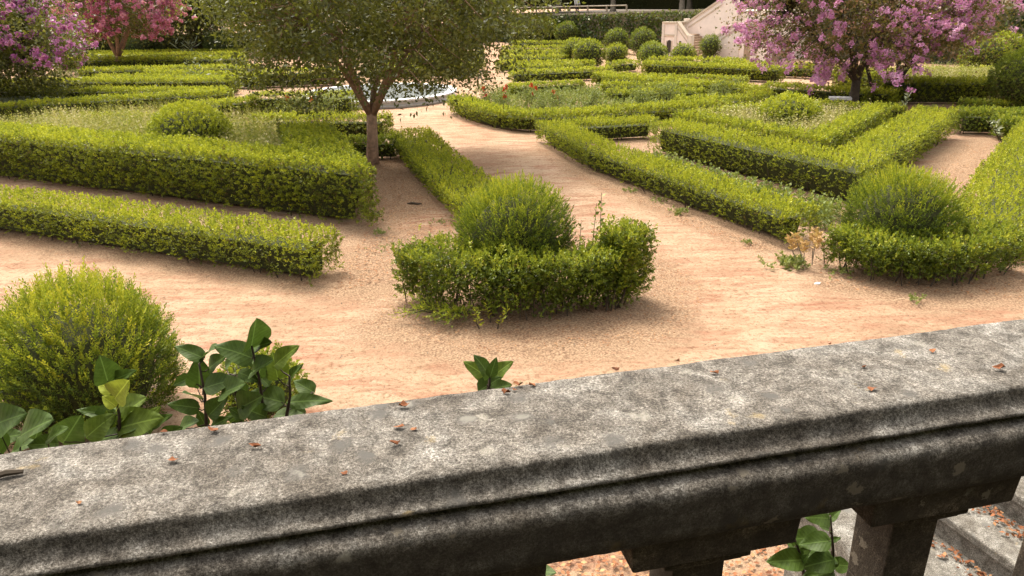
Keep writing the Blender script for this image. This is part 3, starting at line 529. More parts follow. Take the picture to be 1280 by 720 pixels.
sapling('sapling', 'thin leafy sprout standing up out of the ragged hedge', (1.3, 11.15), 1.72, 34, 'broad', .10, .55, 61, (.04, .1), .5, nstem=2, from_z=.5, spread=.12)
sapling('sapling', 'reddish leafed thin sprout beside the topiary ball in the ragged hedge', (1.05, 11.25), 1.38, 22, 'myrtle_red', .08, .5, 62, (-.05, .0), .6, nstem=2, from_z=.5, spread=.15)
sapling('fir_seedling', 'small spiky pale green seedling in front of the ragged hedge', (-.36, 10.12), .42, 60, 'yew', .09, .3, 63, (.05, -.05), .75, from_z=.2, nstem=3, spread=.16)
sapling('withered_sapling', 'withered orange leafed sapling by the right end of the path hedge', (5.35, 12.55), .60, 190, 'straw', .11, .5, 64, (-.10, .0), .55, bark='bark_pale', from_z=.55, nstem=6, spread=.13)
sapling('leafy_shrub', 'dark leafy sapling in the weedy bed near the hedge corner', (-5.95, 20.4), 1.62, 90, 'evergreen', .13, .5, 65, (0, 0), .8, nstem=4, from_z=.55, spread=.25)
sapling('grey_weed', 'pale leafed weed leaning over the dark hedge behind the V hedge', (15.3, 23.2), .78, 34, 'grey_plant', .17, .4, 66, (-.35, -.1), .6, nstem=3, from_z=.3, spread=.3)
sapling('grey_weed', 'silvery weed standing at the back of the V shaped hedge', (13.0, 25.6), 1.42, 22, 'grey_plant', .18, .35, 67, (.5, .1), .7, nstem=2, from_z=.55, spread=.3)
sapling('grey_weed', 'grey green tall plant among the far left hedge strips', (-17.6, 43.5), 1.9, 60, 'grey_plant', .28, .3, 68, (.2, 0), .3, nstem=5, from_z=.2, spread=.7)
sapling('spiky_plant', 'spiky pale plant under the pink flowered tree', (-26.2, 64), 1.7, 50, 'grey_plant', .8, .12, 69, (0, 0), .3, nstem=4, from_z=.1, spread=.8)
# fallen leaves
FLAT = (np.array([(0, -.5, 0), (.32, 0, .08), (0, .5, .02), (-.32, 0, .10)]), np.array([(0, 1, 2), (0, 2, 3)]), np.zeros(4))
def litter(name, label, poly, n, size, z, mat='dry', base=None):
    r = np.random.default_rng(n); q = poly_points(poly, n, r); P = np.hstack([q, np.full((n, 1), z)]); D = np.tile((0, 0, 1.), (n, 1))+r.normal(size=(n, 3))*.12
    V, F, t = merge([scatter(FLAT, P, D, size*r.uniform(.5, 1.3, n), .55+.25*r.normal(size=n), r)]); o = link(name, np_mesh(name, V, F, t), M[mat]); tag(o, label, 'leaf litter', kind='stuff')
litter('leaf_litter', 'fallen tan leaves scattered over the bed beside the forked tree', [(-5.2, 21.5), (-3.2, 24), (-1.2, 16), (-1.3, 12.6), (-3.0, 11.6), (-3.1, 15.4)], 4200, .045, .02)
litter('leaf_litter', 'fallen leaves and crumbs around the ragged corner hedge', [(-2.4, 10.4), (-.4, 9.2), (2.2, 9.4), (3.3, 11.2), (2.9, 13.6), (.4, 14.4), (-1.6, 12.8)], 3000, .034, .022)
litter('leaf_litter', 'fallen leaves over the bed behind the right corner topiary', [(5.2, 11.3), (8.4, 10.6), (10.4, 12.4), (16, 21.4), (14.4, 23.4), (8.6, 16.2), (5.6, 13.4)], 4200, .045, .02)
litter('leaf_litter', 'fallen crumbs below the low hedge on the left', [(-14, 15.6), (-3, 11.2), (-2.8, 12), (-3, 15.2), (-14, 20.2)], 3000, .035, .024)
litter('leaf_litter', 'brown leaves and crumbs caught along the foot of the long path hedge', [(.9, 24.6), (1.9, 20.2), (3.7, 16.1), (5.0, 13.3), (4.5, 13.2), (3.3, 15.9), (1.5, 20.1), (.6, 24.4)], 1500, .035, .016)
litter('leaf_litter', 'sparse dark crumbs lying about the open sandy path', [(-9, 13.4), (-2, 9.8), (2.6, 9.2), (4.6, 13), (-.2, 22), (-1, 24), (.6, 25), (6, 11), (8, 9), (2, 6.5), (-8, 7)], 1500, .022, .014)
litter('leaf_litter', 'reddish fallen leaves on the ground below the balustrade', [(-1.5, 4.2), (4.5, 4.2), (4.5, 6.5), (-1.5, 6.5)], 5200, .05, .02)
o = MB().add([(5.04, 11.56, .0), (5.12, 11.52, .01), (5.17, 11.59, .02), (5.08, 11.62, .0), (5.1, 11.57, .035)], [(0, 1, 4), (1, 2, 4), (2, 3, 4), (3, 0, 4), (3, 2, 1, 0)]).build('paper_scrap', M['paper']); tag(o, 'crumpled white scrap of paper on the sand', 'paper')
o = MB().tube([(-2.45, 17.2, .03), (-2.33, 17.22, .035), (-2.2, 17.17, .03), (-2.1, 17.2, .025)], [.012, .03, .028, .01], 6).build('dark_pod', M['bark_dark']); tag(o, 'small dark pod lying on the littered bed by the tree', 'pod')
# stones
r_ = random.Random(9)
peb = MB()
for i in range(500):
    x, y = r_.uniform(-9, 9), r_.uniform(5, 16); s = r_.uniform(.006, .016); a = r_.uniform(0, 6)
    peb.add([(x+s*math.cos(a+k*2.1)*r_.uniform(.7, 1.3), y+s*math.sin(a+k*2.1)*r_.uniform(.7, 1.3), .0) for k in range(3)]+[(x, y, s*.9)], [(0, 1, 3), (1, 2, 3), (2, 0, 3)])
tag(peb.build('gravel', M['step']), 'tiny loose stones scattered on the sandy path', 'gravel', kind='stuff')

# ------------------------------------------------------------------ trees
def tree(name, label, base, group=None, fork=1.3, trunk_r=.2, crown=(0, 0, 4.2), rad=(4, 4, 2.4), clumps=160, per=130, leaf=.09, mat='myrtle', bark='bark', flowers=None, limbs=6, seed=1, clump_r=.55, zmin=None, lean=(0, 0), twin=False, leafw=.5, t0=.45, fine=False):
    r = np.random.default_rng(seed); b = np.array(base, float); root = empty(name, tuple(b), label, 'tree', group); cc = b+np.array(crown); rad = np.array(rad)
    T = []
    while len(T) < clumps:
        u = unit(r.normal(size=3))*r.random()**.38; p = cc+u*rad*(1+.13*math.sin(3*u[0]+5*u[1]+seed))
        if zmin is not None and p[2] < b[2]+zmin+.5*r.random(): continue
        T.append(p)
    T = np.array(T); mb = MB(); top = b+np.array((lean[0], lean[1], fork)); wob_ = lambda s: r.normal(size=3)*s
    mb.tube([b+np.array((0, 0, -.05)), b+np.array((0, 0, .12)), (b+top)/2+wob_(.04), top], [trunk_r*1.55, trunk_r*1.12, trunk_r*.92, trunk_r*.85], 9)
    # main limbs
    az = np.arange(limbs)*2*math.pi/limbs+r.uniform(-.35, .35, limbs); L = []
    for a in az:
        e = cc+np.array((math.cos(a)*rad[0]*.48, math.sin(a)*rad[1]*.48, rad[2]*r.uniform(-.35, .25))); md = top*.55+e*.45+np.array((0, 0, .35*r.uniform(-.2, 1)))+wob_(.12); q1 = top*.8+e*.2+wob_(.05)+np.array((0, 0, .1))
        mb.tube([top-np.array((0, 0, .08)), q1, md, e], [trunk_r*.62, trunk_r*.48, trunk_r*.34, trunk_r*.18], 7); L.append((q1, md, e))
    nodes = np.array([x for l in L for x in (l[1]*.5+l[0]*.5, l[1], l[1]*.5+l[2]*.5, l[2])]); rr = [trunk_r*.2]*len(nodes)
    for p in T:
        k = np.argmin(np.linalg.norm(nodes-p, axis=1)+.25*np.maximum(nodes[:, 2]-p[2], 0)); s = nodes[k]; d = np.linalg.norm(p-s); m1 = s*.6+p*.4+wob_(.08*d)+np.array((0, 0, .06*d)); r0_ = min(trunk_r*.2, .012+.011*d)
        mb.tube([s, m1, p], [r0_, r0_*.7, .006], 4)
    mb.build('trunk', M[bark], root, smooth=True)
    n = clumps*per; ci = r.integers(0, clumps, n); sz = r.uniform(.6, 1.25, clumps); P = T[ci]+r.normal(size=(n, 3))*np.array((1, 1, .68))*clump_r*sz[ci][:, None]
    ct = r.normal(size=clumps)*.13; D = r.normal(size=(n, 3))+np.array((0, 0, -.15))+unit(P-T[ci])*.8
    if zmin is not None: k = P[:, 2] > b[2]+zmin-.25; P, D, ci = P[k], D[k], ci[k]; n = len(P)
    V, F, t = merge([scatter(leaf_tpl(leafw) if fine else tri_tpl(leafw*1.25), P, D, leaf*r.uniform(.6, 1.3, n), t0+ct[ci]+.14*r.normal(size=n), r)]); link('crown', np_mesh('crown', V, F, t), M[mat], root)
    if flowers:
        fm, share, per_f, fs, low = flowers; rel = (T-cc)/rad; out = np.linalg.norm(rel, axis=1); sel = np.where((out > .62) & (rel[:, 2] > low))[0]; sel = r.permutation(sel)[:int(len(sel)*share)]; FP, FT, FD = [], [], []
        for k in sel:
            for j in range(r.integers(3, 7)):
                c = T[k]+unit(rel[k])*clump_r*r.uniform(.3, 1.0)+r.normal(size=3)*clump_r*.55; ax = unit(unit(rel[k])+np.array((0, 0, .3))+r.normal(size=3)*.4); m = per_f; f = r.random((m, 1))
                FP.append(c+ax*f*.24+r.normal(size=(m, 3))*.065*(1.15-f)); FT.append(np.full(m, .5+.16*r.normal())+.15*r.normal(size=m)); FD.append(r.normal(size=(m, 3))+ax*.8)
        FP, FT, FD = np.concatenate(FP), np.concatenate(FT), np.concatenate(FD); n = len(FP)
        V, F, t = merge([scatter(tri_tpl(1.2), FP, FD, fs*r.uniform(.6, 1.3, n), FT, r)]); link('flowers', np_mesh('flowers', V, F, t), M[fm], root)
    return root
tree('crape_myrtle', 'green tree with a forked smooth trunk beside the sandy path', (-4.07, 22.0, 0), 'flowering trees in the parterre', fork=1.45, trunk_r=.175, crown=(.45, .2, 4.55), rad=(4.8, 4.0, 2.9), clumps=360, per=175, leaf=.13, seed=4, limbs=7, clump_r=.40, zmin=1.85, lean=(.10, 0), leafw=.48, fine=True, t0=.34)
tree('crape_myrtle', 'lilac flowered tree with a single trunk beside the stone bench', (14.2, 31.2, 0), 'flowering trees in the parterre', fork=1.1, trunk_r=.20, crown=(-.9, 0, 4.0), rad=(4.1, 3.8, 3.1), clumps=340, per=80, leaf=.15, mat='myrtle_red', bark='bark_dark', flowers=('lilac_flower', 1, 52, .085, -.98), seed=5, clump_r=.5, zmin=1.45, leafw=.5, t0=.5)
tree('crape_myrtle', 'lilac flowered tree with slender twin trunks by the square cut hedge', (16.3, 32.0, 0), 'flowering trees in the parterre', fork=.9, trunk_r=.11, crown=(1.0, .4, 4.2), rad=(2.7, 3.0, 2.6), clumps=240, per=100, leaf=.15, mat='myrtle_red', bark='bark_dark', flowers=('lilac_flower', .9, 48, .08, -.5), seed=6, limbs=4, clump_r=.5, zmin=1.7, t0=.55)
o = MB().tube([(15.6, 32.4, 0), (15.45, 32.4, .6), (15.1, 32.5, 1.6), (14.9, 32.6, 2.6)], [.10, .08, .07, .05], 7).build('bare_trunk', M['bark_dark'], smooth=True); tag(o, 'leaning dark trunk between the two lilac flowered trees', 'tree trunk')
tree('crape_myrtle', 'tree with magenta lilac flowers and low dark skirts over the hedge strips', (-25.2, 36.2, 0), 'flowering trees in the parterre', fork=.9, trunk_r=.22, crown=(-.2, 0, 3.2), rad=(5.8, 4.2, 3.3), clumps=520, per=125, leaf=.19, mat='myrtle', bark='bark_dark', flowers=('magenta_flower', .85, 60, .11, -.25), seed=7, clump_r=.5, zmin=.45, t0=.32)
tree('crape_myrtle', 'pink flowered tree with pale forked branches above the hedge strips', (-28.3, 56.8, 0), 'flowering trees in the parterre', fork=1.0, trunk_r=.26, crown=(.9, 0, 4.8), rad=(4.4, 4.2, 3.2), clumps=360, per=60, leaf=.19, mat='myrtle', bark='bark', flowers=('pink_flower', 1, 56, .14, -.6), seed=8, clump_r=.5, zmin=2.0)
# background trees on the left
G_BT = 'green trees behind the left parterre'
bgt = tree('evergreen_tree', 'dense green tree behind the left parterre', (-27.5, 69, 0), G_BT, fork=1.6, trunk_r=.25, crown=(0, 0, 5.5), rad=(5, 4.5, 4.2), clumps=240, per=95, leaf=.32, mat='evergreen', bark='bark_dark', seed=9, clump_r=.75, zmin=1.4, t0=.62)
def copy_tree(src, loc, rz, s, label=None):
    o = src.copy(); C.objects.link(o); o.location = loc; o.rotation_euler = (0, 0, rz); o.scale = (s, s, s)
    if label: o['label'] = label
    for ch in [c for c in src.children]:
        k = ch.copy(); C.objects.link(k); k.parent = o; k.location = ch.location
    return o
for i, (x, y, rz, s) in enumerate(((-36.5, 74, 1.1, 1.05), (-20, 72, 2.3, 1.0), (-13, 80, .6, 1.1), (-45, 66, 3.4, 1.05), (-52, 56, 4.5, 1.0), (-32, 84, 5.2, 1.35), (-44, 80, 2.0, 1.3), (-57, 70, .3, 1.3), (-22, 90, 4.0, 1.4), (-8, 92, 1.9, 1.2))):
    copy_tree(bgt, (x, y, 0), rz, s)
hedge('tall clipped hedge closing the left parterre under the trees', [(-70, 62), (-40, 71.5), (-16, 75.5), (-2, 79)], 1.6, 1.9, 3, 'box_old', 'far rows of box hedges', dens=.35)
# shrubs under them
for i, (x, y, s, lab) in enumerate(((-24.3, 66.6, 1.3, 'dark rounded shrub under the pink flowered tree'), (-19.5, 67.5, 1.5, 'loose green shrub behind the far left strips'), (-15.8, 69.0, 1.3, 'dark shrub at the end of the far left strips'), (-31.5, 68, 1.4, 'green shrub near the person in black'))):
    topiary(lab, (x, y), s, s*.9, s*.75, 3, 'ivy', 'shrubs behind the left parterre', int(900*s), sprig_tpl(6, .2, .13, .5, 12, stem=False), None, .1, .2)

# ------------------------------------------------------------------ basin, bench
bn = empty('fountain_basin', (-6.2, 37.2, 0), 'round white stone fountain basin at the end of the path', 'fountain')
rim = MB(); rim.lathe((-6.2, 37.2, 0), [(3.62, 0), (3.66, .08), (3.52, .12), (3.50, .22), (3.72, .28), (3.72, .35), (3.30, .35), (3.27, .10), (.05, .10)], 72); rim.build('rim', M['white_stone'], bn)
m, n_, l_, b_ = newmat('basin_water'); b_.inputs['Base Color'].default_value = (.22, .235, .235, 1); b_.inputs['Roughness'].default_value = .12; tn = noise(n_, l_, n_.new('ShaderNodeNewGeometry').outputs['Position'], 6, 3); bump(n_, l_, tn.outputs[0], .15, .02, b_)
MB().lathe((-6.2, 37.2, 0), [(3.29, .29), (.001, .291)], 72).build('water', m, bn)
st = empty('stone_bench', (13.55, 31.0, 0), 'pale stone bench slab under the lilac flowered tree', 'bench'); MB().box((13.55, 31.0), .42, .22, .34, .45, (.95, -.3)).build('seat', M['white_stone'], st, bevel=.02)
for s in (-1, 1): MB().box((13.55+.26*s*.95, 31.0-.26*s*.3), .07, .18, 0, .34, (.95, -.3)).build('leg', M['step'], st)

# ------------------------------------------------------------------ ivy clad terrace wall
WP = [(46.0, 30.5, 3.25), (30.5, 45.5, 3.25), (18.6, 58.8, 3.2), (10.0, 69.0, 2.85), (3.0, 78.0, 2.55), (-6.0, 89.0, 2.5)]
def wall_at(f):
    L = [0]
    for a, b in zip(WP, WP[1:]): L.append(L[-1]+math.hypot(b[0]-a[0], b[1]-a[1]))
    d = f*L[-1]
    for i in range(len(WP)-1):
        if d <= L[i+1]+1e-6:
            k = (d-L[i])/(L[i+1]-L[i]); return tuple(WP[i][j]*(1-k)+WP[i+1][j]*k for j in range(3))
wl = empty('terrace_wall', (10, 69, 0), 'long retaining wall of the upper terrace clad in ivy with a stone coping', 'wall')
wb, cp = MB(), MB()
for a, b in zip(WP, WP[1:]):
    t = Vector((b[0]-a[0], b[1]-a[1], 0)).normalized(); nn = Vector((-t.y, t.x, 0))
    if nn.dot(Vector((-a[0], -a[1], 0))) < 0: nn = -nn
    for mb_, z0a, z1, o1, o2 in ((wb, 0, 0, 0, -.6), (cp, 0, .16, .09, -.28)):
        V = []
        for p in (a, b):
            zt = p[2]; za, zb_ = (0, zt) if mb_ is wb else (zt, zt+.16)
            for z in (za, zb_):
                for of in (o1, o2): V.append((p[0]+nn.x*of, p[1]+nn.y*of, z))
        mb_.add(V, [(0, 1, 3, 2), (4, 6, 7, 5), (0, 4, 5, 1), (2, 3, 7, 6), (0, 2, 6, 4), (1, 5, 7, 3)])
wb.build('wall_face', M['wall_stone'], wl); cp.build('coping', M['wall_stone'], wl)
r_ = np.random.default_rng(77); P, N = [], []
for i in range(26000):
    f = r_.random(); x, y, zt = wall_at(f); z = zt*r_.random()**.9*1.03
    P.append((x, y, z))
P = np.array(P); nn = np.array((-.745, -.667, 0)); P = P+nn*(.22+wob(P, .22, .55)+r_.random(len(P))*.16-.10*P[:, 2:3].ravel()/3)[:, None]
V, F, t = merge([scatter(tri_tpl(1.1), P, np.tile(nn*.6+np.array((0, 0, -.35)), (len(P), 1))+r_.normal(size=(len(P), 3))*.55, r_.uniform(.14, .30, len(P)), .42+.20*r_.normal(size=len(P))+wob(P, .20, .5)+.10*(P[:, 2]-1.5), r_)]); link('ivy', np_mesh('ivy', V, F, t), M['ivy'], wl)
# upper terrace floor
tp = [(p[0], p[1], p[2]) for p in WP]; V = [(p[0]+.55, p[1]+.5, p[2]-.02) for p in WP]+[(p[0]+60, p[1]+55, p[2]-.02) for p in WP]; k = len(WP)
o = link('terrace_ground', py_mesh('terrace_ground', V, [(i, i+1, i+1+k, i+k) for i in range(k-1)]), M['soil']); o['kind'] = 'structure'
# balustrade on the right part of the wall
bal = empty('balustrade', (31, 45.2, 3.41), 'pale stone balustrade on top of the right ivy wall', 'balustrade')
a, b = Vector((45, 31.5, 3.41)), Vector((24.5, 52.2, 3.39)); L = (b-a).length; t = (b-a).normalized()
MB().box(tuple(((a+b)/2)[:2]), L/2, .13, 4.12, 4.28, (t.x, t.y)).build('handrail', M['stone_trim'], bal)
MB().box(tuple(((a+b)/2)[:2]), L/2, .12, 3.40, 3.50, (t.x, t.y)).build('plinth', M['stone_trim'], bal)
prof = [(.05, 0), (.05, .06), (.035, .1), (.08, .24), (.085, .30), (.04, .46), (.035, .52), (.055, .56), (.055, .62)]
bme = None
for i in range(int(L/.30)):
    p = a+t*(.15+i*.30)
    if i % 9 == 0: MB().box((p.x, p.y), .16, .16, 3.50, 4.12, (t.x, t.y)).build('pier', M['stone_trim'], bal); continue
    if bme is None: bme = py_mesh('baluster', *(lambda q: (q.V, q.F))(MB().lathe((0, 0, 0), prof, 10)))
    o = link('baluster', bme, M['stone_trim']); o.parent = bal; o.location = Vector((p.x, p.y, 3.50))-bal.location
# low railing on the left part of the wall
rl = empty('railing', (8, 71, 2.8), 'low grey railing on top of the far ivy wall', 'railing'); a, b = Vector((10.4, 68.6, 3.03)), Vector((-6, 88.8, 2.68)); L = (b-a).length; t = (b-a).normalized()
MB().tube([a+Vector((0, 0, .5)), b+Vector((0, 0, .5))], [.06, .06], 5).build('rail', M['bark_pale'], rl)
for i in range(12): p = a+t*(i*L/11); MB().box((p.x, p.y), .06, .06, p.z-.02, p.z+.5, (t.x, t.y)).build('post', M['bark_pale'], rl)
# trees on the terrace
G_TT = 'dark trees standing on the upper terrace'
tt = tree('terrace_tree', 'dark leafy tree standing on the upper terrace behind the ivy wall', (21, 66, 3.0), G_TT, fork=2.3, trunk_r=.24, crown=(0, 0, 5.0), rad=(4.2, 4.2, 3.2), clumps=150, per=80, leaf=.30, mat='evergreen', bark='bark_pale', seed=19, clump_r=.7, zmin=1.9, t0=.5)
for x, y, rz, s in ((15.5, 70, 1, 1.0), (10.5, 78, 2.2, 1.05), (25.5, 60, 3, .95), (5.5, 84, 4.4, 1.1), (0.5, 91, 5.1, 1.2), (18, 78, .5, 1.2), (27, 72, 2.7, 1.3), (33, 63, 1.6, 1.3), (12, 90, 3.7, 1.35), (36, 52, 1.2, 1.1), (42, 45, 3.3, 1.1), (24, 84, 5.6, 1.4), (3, 98, .9, 1.4)):
    copy_tree(tt, (x, y, 2.9), rz, s)
hedge('dark clipped hedge behind the trees of the upper terrace', [(56, 36), (39, 53), (26, 68), (16, 82), (6, 96), (-12, 106), (-40, 108)], 2.0, 3.0, 3, 'evergreen', 'far rows of box hedges', z0=2.8, dens=.13)

# ------------------------------------------------------------------ pink staircase
O = np.array((11.7, 58.9)); W = unit(np.array((.66, -.75))); Nn = unit(np.array((-.75, -.66)))
def sp(s, n, z): q = O+W*s+Nn*n; return (q[0], q[1], z)
sc = empty('garden_staircase', (O[0], O[1], 0), 'pink rendered double staircase with pale stone trim below the terrace', 'staircase')
def prism(name, prof, n0, n1, mat, bevel=0, parent=None):
    """profile [(s,z)...] extruded between depths n0 and n1"""
    k = len(prof); V = [sp(s, n0, z) for s, z in prof]+[sp(s, n1, z) for s, z in prof]
    return MB().add(V, [tuple(range(k))[::-1], tuple(range(k, 2*k))]+[(i, (i+1) % k, (i+1) % k+k, i+k) for i in range(k)]).build(name, mat, parent or sc, bevel=bevel)
LW = 2.5
lw_ = prism('landing_wall', [(0, 0), (1.3, 0), (1.3, 2.36), (0, 2.36)], 0, -.28, M['pink_wall'])
prism('landing_core', [(.02, 0), (1.3, 0), (1.3, 1.55), (.02, 1.55)], -.29, -LW, M['stair_tread'])
prism('landing_coping', [(-.06, 2.36), (1.34, 2.36), (1.34, 2.48), (-.06, 2.48)], .06, -.34, M['stone_trim'], parent=lw_)
for s in (.0, 1.16): prism('pilaster', [(s-.05, 0), (s+.17, 0), (s+.17, 2.36), (s-.05, 2.36)], .05, .002, M['white_trim'], parent=lw_)
prism('string_course', [(.18, 1.48), (1.10, 1.48), (1.10, 1.60), (.18, 1.60)], .06, .002, M['stone_trim'], parent=lw_)
arch = [(.46, .25), (.86, .25), (.86, 1.0)]+[(.66+.2*math.cos(a), 1.0+.2*math.sin(a)) for a in (.5, 1.0, 1.57, 2.1, 2.6)]+[(.46, 1.0)]
nc_ = prism('niche', arch, .012, .002, M['dark_open'], parent=lw_)
for s0, s1 in ((.40, .46), (.86, .92)): prism('niche_frame', [(s0, .2), (s1, .2), (s1, 1.15), (s0, 1.15)], .05, .002, M['stone_trim'], parent=lw_)
fw_ = prism('flight_wall', [(1.3, 0), (2.35, 0), (2.35, 1.30), (1.3, 2.36)], 0, -.28, M['pink_wall'])
prism('flight_coping', [(1.3, 2.36), (2.35, 1.30), (2.35, 1.46), (1.3, 2.52)], .06, -.34, M['stone_trim'], parent=fw_)
prism('flight_band', [(1.36, 1.98), (2.3, 1.03), (2.3, 1.12), (1.36, 2.07)], .04, .002, M['stone_trim'], parent=fw_)
prism('window', [(1.55, .55), (1.74, .55), (1.74, 1.15), (1.55, 1.15)], .012, .002, M['dark_open'], parent=fw_)
prism('newel', [(2.3, 0), (2.58, 0), (2.58, 1.58), (2.3, 1.58)], .05, -.38, M['white_trim'])
for i in range(10):
    z = 1.55-i*.155; prism('step', [(1.31, max(z-.152, 0)), (1.31+(i+1)*.24, max(z-.152, 0)), (1.31+(i+1)*.24, z-.004), (1.31, z-.004)], -.40, -LW, M['stair_tread'])
for i in range(3):
    z = .62-.155*i; prism('wide_step', [(2.6, 0), (3.25+i*.28, 0), (3.25+i*.28, z+.003), (2.6, z+.003)], .35, -.39, M['stair_tread'])
# back balustrade of the landing
for z0, z1 in ((1.56, 1.66), (2.30, 2.42)): prism('landing_rail', [(.05, z0), (.28, z0), (.28, z1), (.05, z1)], -.36, -LW, M['stone_trim'])
for i in range(8):
    q = sp(.165, -.55-i*.26, 1.66); o = link('landing_baluster', bme, M['stone_trim']); o.parent = sc; o.location = Vector(q)-sc.location; o.scale = (1, 1, 1.03)
prism('landing_newel', [(.02, 1.56), (.34, 1.56), (.34, 2.62), (.02, 2.62)], -LW, -LW-.34, M['white_trim'])
# second flight rising to the terrace along the wall
uw_ = prism('upper_flight_wall', [(.35, 0), (4.6, 0), (4.6, 4.0), (3.4, 4.0), (.35, 2.25)], -LW-.01, -LW-.28, M['pink_wall'])
prism('upper_flight_coping', [(.35, 2.25), (3.4, 4.0), (3.4, 4.16), (.35, 2.41)], -LW+.06, -LW-.34, M['stone_trim'], parent=uw_)
prism('upper_flight_band', [(.5, 1.95), (3.4, 3.60), (3.4, 3.69), (.5, 2.04)], -LW+.03, -LW-.008, M['stone_trim'], parent=uw_)
prism('upper_core', [(.36, 0), (9, 0), (9, 3.2), (3.3, 3.2), (.36, 1.5)], -LW-.29, -LW-2.4, M['pink_wall'])
# mirrored flight on the right
rw_ = prism('right_flight_wall', [(4.0, 0), (9.0, 0), (9.0, 2.36), (6.2, 2.36), (4.0, 1.0)], .0, -.28, M['pink_wall'])
prism('right_flight_coping', [(3.95, .97), (6.2, 2.36), (9.0, 2.36), (9.0, 2.52), (6.17, 2.52), (3.95, 1.14)], .06, -.34, M['stone_trim'], parent=rw_)
prism('right_flight_band', [(4.25, .80), (6.25, 2.02), (6.25, 2.12), (4.25, .90)], .04, .002, M['stone_trim'], parent=rw_)
prism('right_newel', [(3.8, 0), (4.06, 0), (4.06, 1.32), (3.8, 1.32)], .05, -.38, M['white_trim'])
for s in (6.4, 7.8): prism('right_pilaster', [(s, 0), (s+.2, 0), (s+.2, 2.35), (s, 2.35)], .05, .002, M['white_trim'], parent=rw_)
prism('right_core', [(4.3, 0), (9, 0), (9, 1.6), (6.2, 1.6), (4.3, .4)], -.29, -LW, M['stair_tread'])
prism('right_door', [(7.0, .0), (7.5, .0), (7.5, 1.5), (7.0, 1.5)], .012, .002, M['stair_tread'], parent=rw_)

# ------------------------------------------------------------------ people
def person(label, loc, rz, top_mat, leg_mat, seed=0):
    root = empty('person', loc, label, 'person'); root.rotation_euler = (0, 0, rz)
    J = [(0, 0, .95, .13), (0, 0, 1.15, .125), (0, 0, 1.36, .135), (0, 0, 1.47, .06), (0, -.01, 1.56, .085), (0, -.01, 1.68, .085),
         (.19, 0, 1.40, .065), (.25, -.02, 1.14, .048), (.22, -.14, .92, .035), (.20, -.2, .84, .03), (-.19, 0, 1.40, .065), (-.26, -.02, 1.14, .048), (-.24, -.10, .90, .035), (-.22, -.15, .82, .03),
         (.10, 0, .86, .095), (.11, -.02, .48, .065), (.11, .04, .09, .045), (.11, -.10, .04, .04), (-.10, 0, .86, .095), (-.11, -.05, .48, .065), (-.11, .0, .09, .045), (-.11, -.14, .04, .04)]
    E = [(0, 1), (1, 2), (2, 3), (3, 4), (4, 5), (2, 6), (6, 7), (7, 8), (8, 9), (2, 10), (10, 11), (11, 12), (12, 13), (0, 14), (14, 15), (15, 16), (16, 17), (0, 18), (18, 19), (19, 20), (20, 21)]
    def skin(name, idx, grow, mat):
        mp = {j: i for i, j in enumerate(idx)}; me = bpy.data.meshes.new(name); me.from_pydata([J[j][:3] for j in idx], [(mp[a], mp[b]) for a, b in E if a in mp and b in mp], [])
        o = bpy.data.objects.new(name, me); C.objects.link(o); o.parent = root; me.materials.append(mat); o.modifiers.new('skin', 'SKIN')
        for k, j in enumerate(idx): me.skin_vertices[0].data[k].radius = (J[j][3]*grow,)*2
        me.skin_vertices[0].data[0].use_root = True
        s = o.modifiers.new('sub', 'SUBSURF'); s.levels = s.render_levels = 2; return o
    skin('body', list(range(22)), 1, M['skin']); skin('coat', [0, 1, 2, 6, 7, 8, 10, 11, 12, 14, 18], 1.28, top_mat); skin('trousers', [0, 14, 15, 16, 18, 19, 20], 1.22, leg_mat)
    hb = MB(); hb.lathe((0, .02, 1.66), [(.105, -.12), (.118, -.02), (.105, .05), (.06, .10), (.005, .115)], 14); h = hb.build('hair', M['hair']); h.parent = root; h.location = (0, 0, 0)
person('person in black clothes standing behind the far left hedge strips', (-33.4, 61.2, 0), 2.4, M['black_cloth'], M['black_cloth'])
person('person in a white top standing on the upper terrace behind the railing', (7.0, 78.5, 2.62), .4, M['white_cloth'], M['dark_trousers'])

# ------------------------------------------------------------------ near balustrade, terrace and steps
TH = math.atan(.2265); T2 = Vector((math.cos(TH), math.sin(TH), 0)); N2 = Vector((math.sin(TH), -math.cos(TH), 0))      # N2 points to the viewer
A0 = Vector((-.005, 1.150, 3.8))                                                                  # a point on the near top edge
def rp(s, n, z): q = A0+T2*s+N2*n; return Vector((q.x, q.y, z))
near = empty('stone_balustrade', tuple(rp(0, -.15, 2.85)), 'weathered lichen covered stone balustrade of the viewing terrace', 'balustrade')
def extrude(name, prof, s0, s1, ns, mat, rough, fscale=1.):
    """profile [(n,z,kind)] swept along the rail with worn, uneven edges"""
    P = []
    for (n0, z0), (n1, z1) in zip(prof, prof[1:]+prof[:1]):
        L = math.hypot(n1-n0, z1-z0); k = max(1, int(L/.017))
        for i in range(k): P.append((n0+(n1-n0)*i/k, z0+(z1-z0)*i/k))
    V = []; m = len(P)
    for i in range(ns+1):
        s = s0+(s1-s0)*i/ns
        for n, z in P:
            q = rp(s, n, z); d = mnoise.noise_vector(q*9)*rough*.6+mnoise.noise_vector(q*38)*rough*.45+mnoise.noise_vector(q*110)*rough*.22; V.append(q+d)
    F = [(i*m+k, i*m+(k+1) % m, (i+1)*m+(k+1) % m, (i+1)*m+k) for i in range(ns) for k in range(m)]+[tuple(range(m))[::-1], tuple(range(ns*m, ns*m+m))]
    o = link(name, py_mesh(name, V, F), mat, near, smooth=True); return o
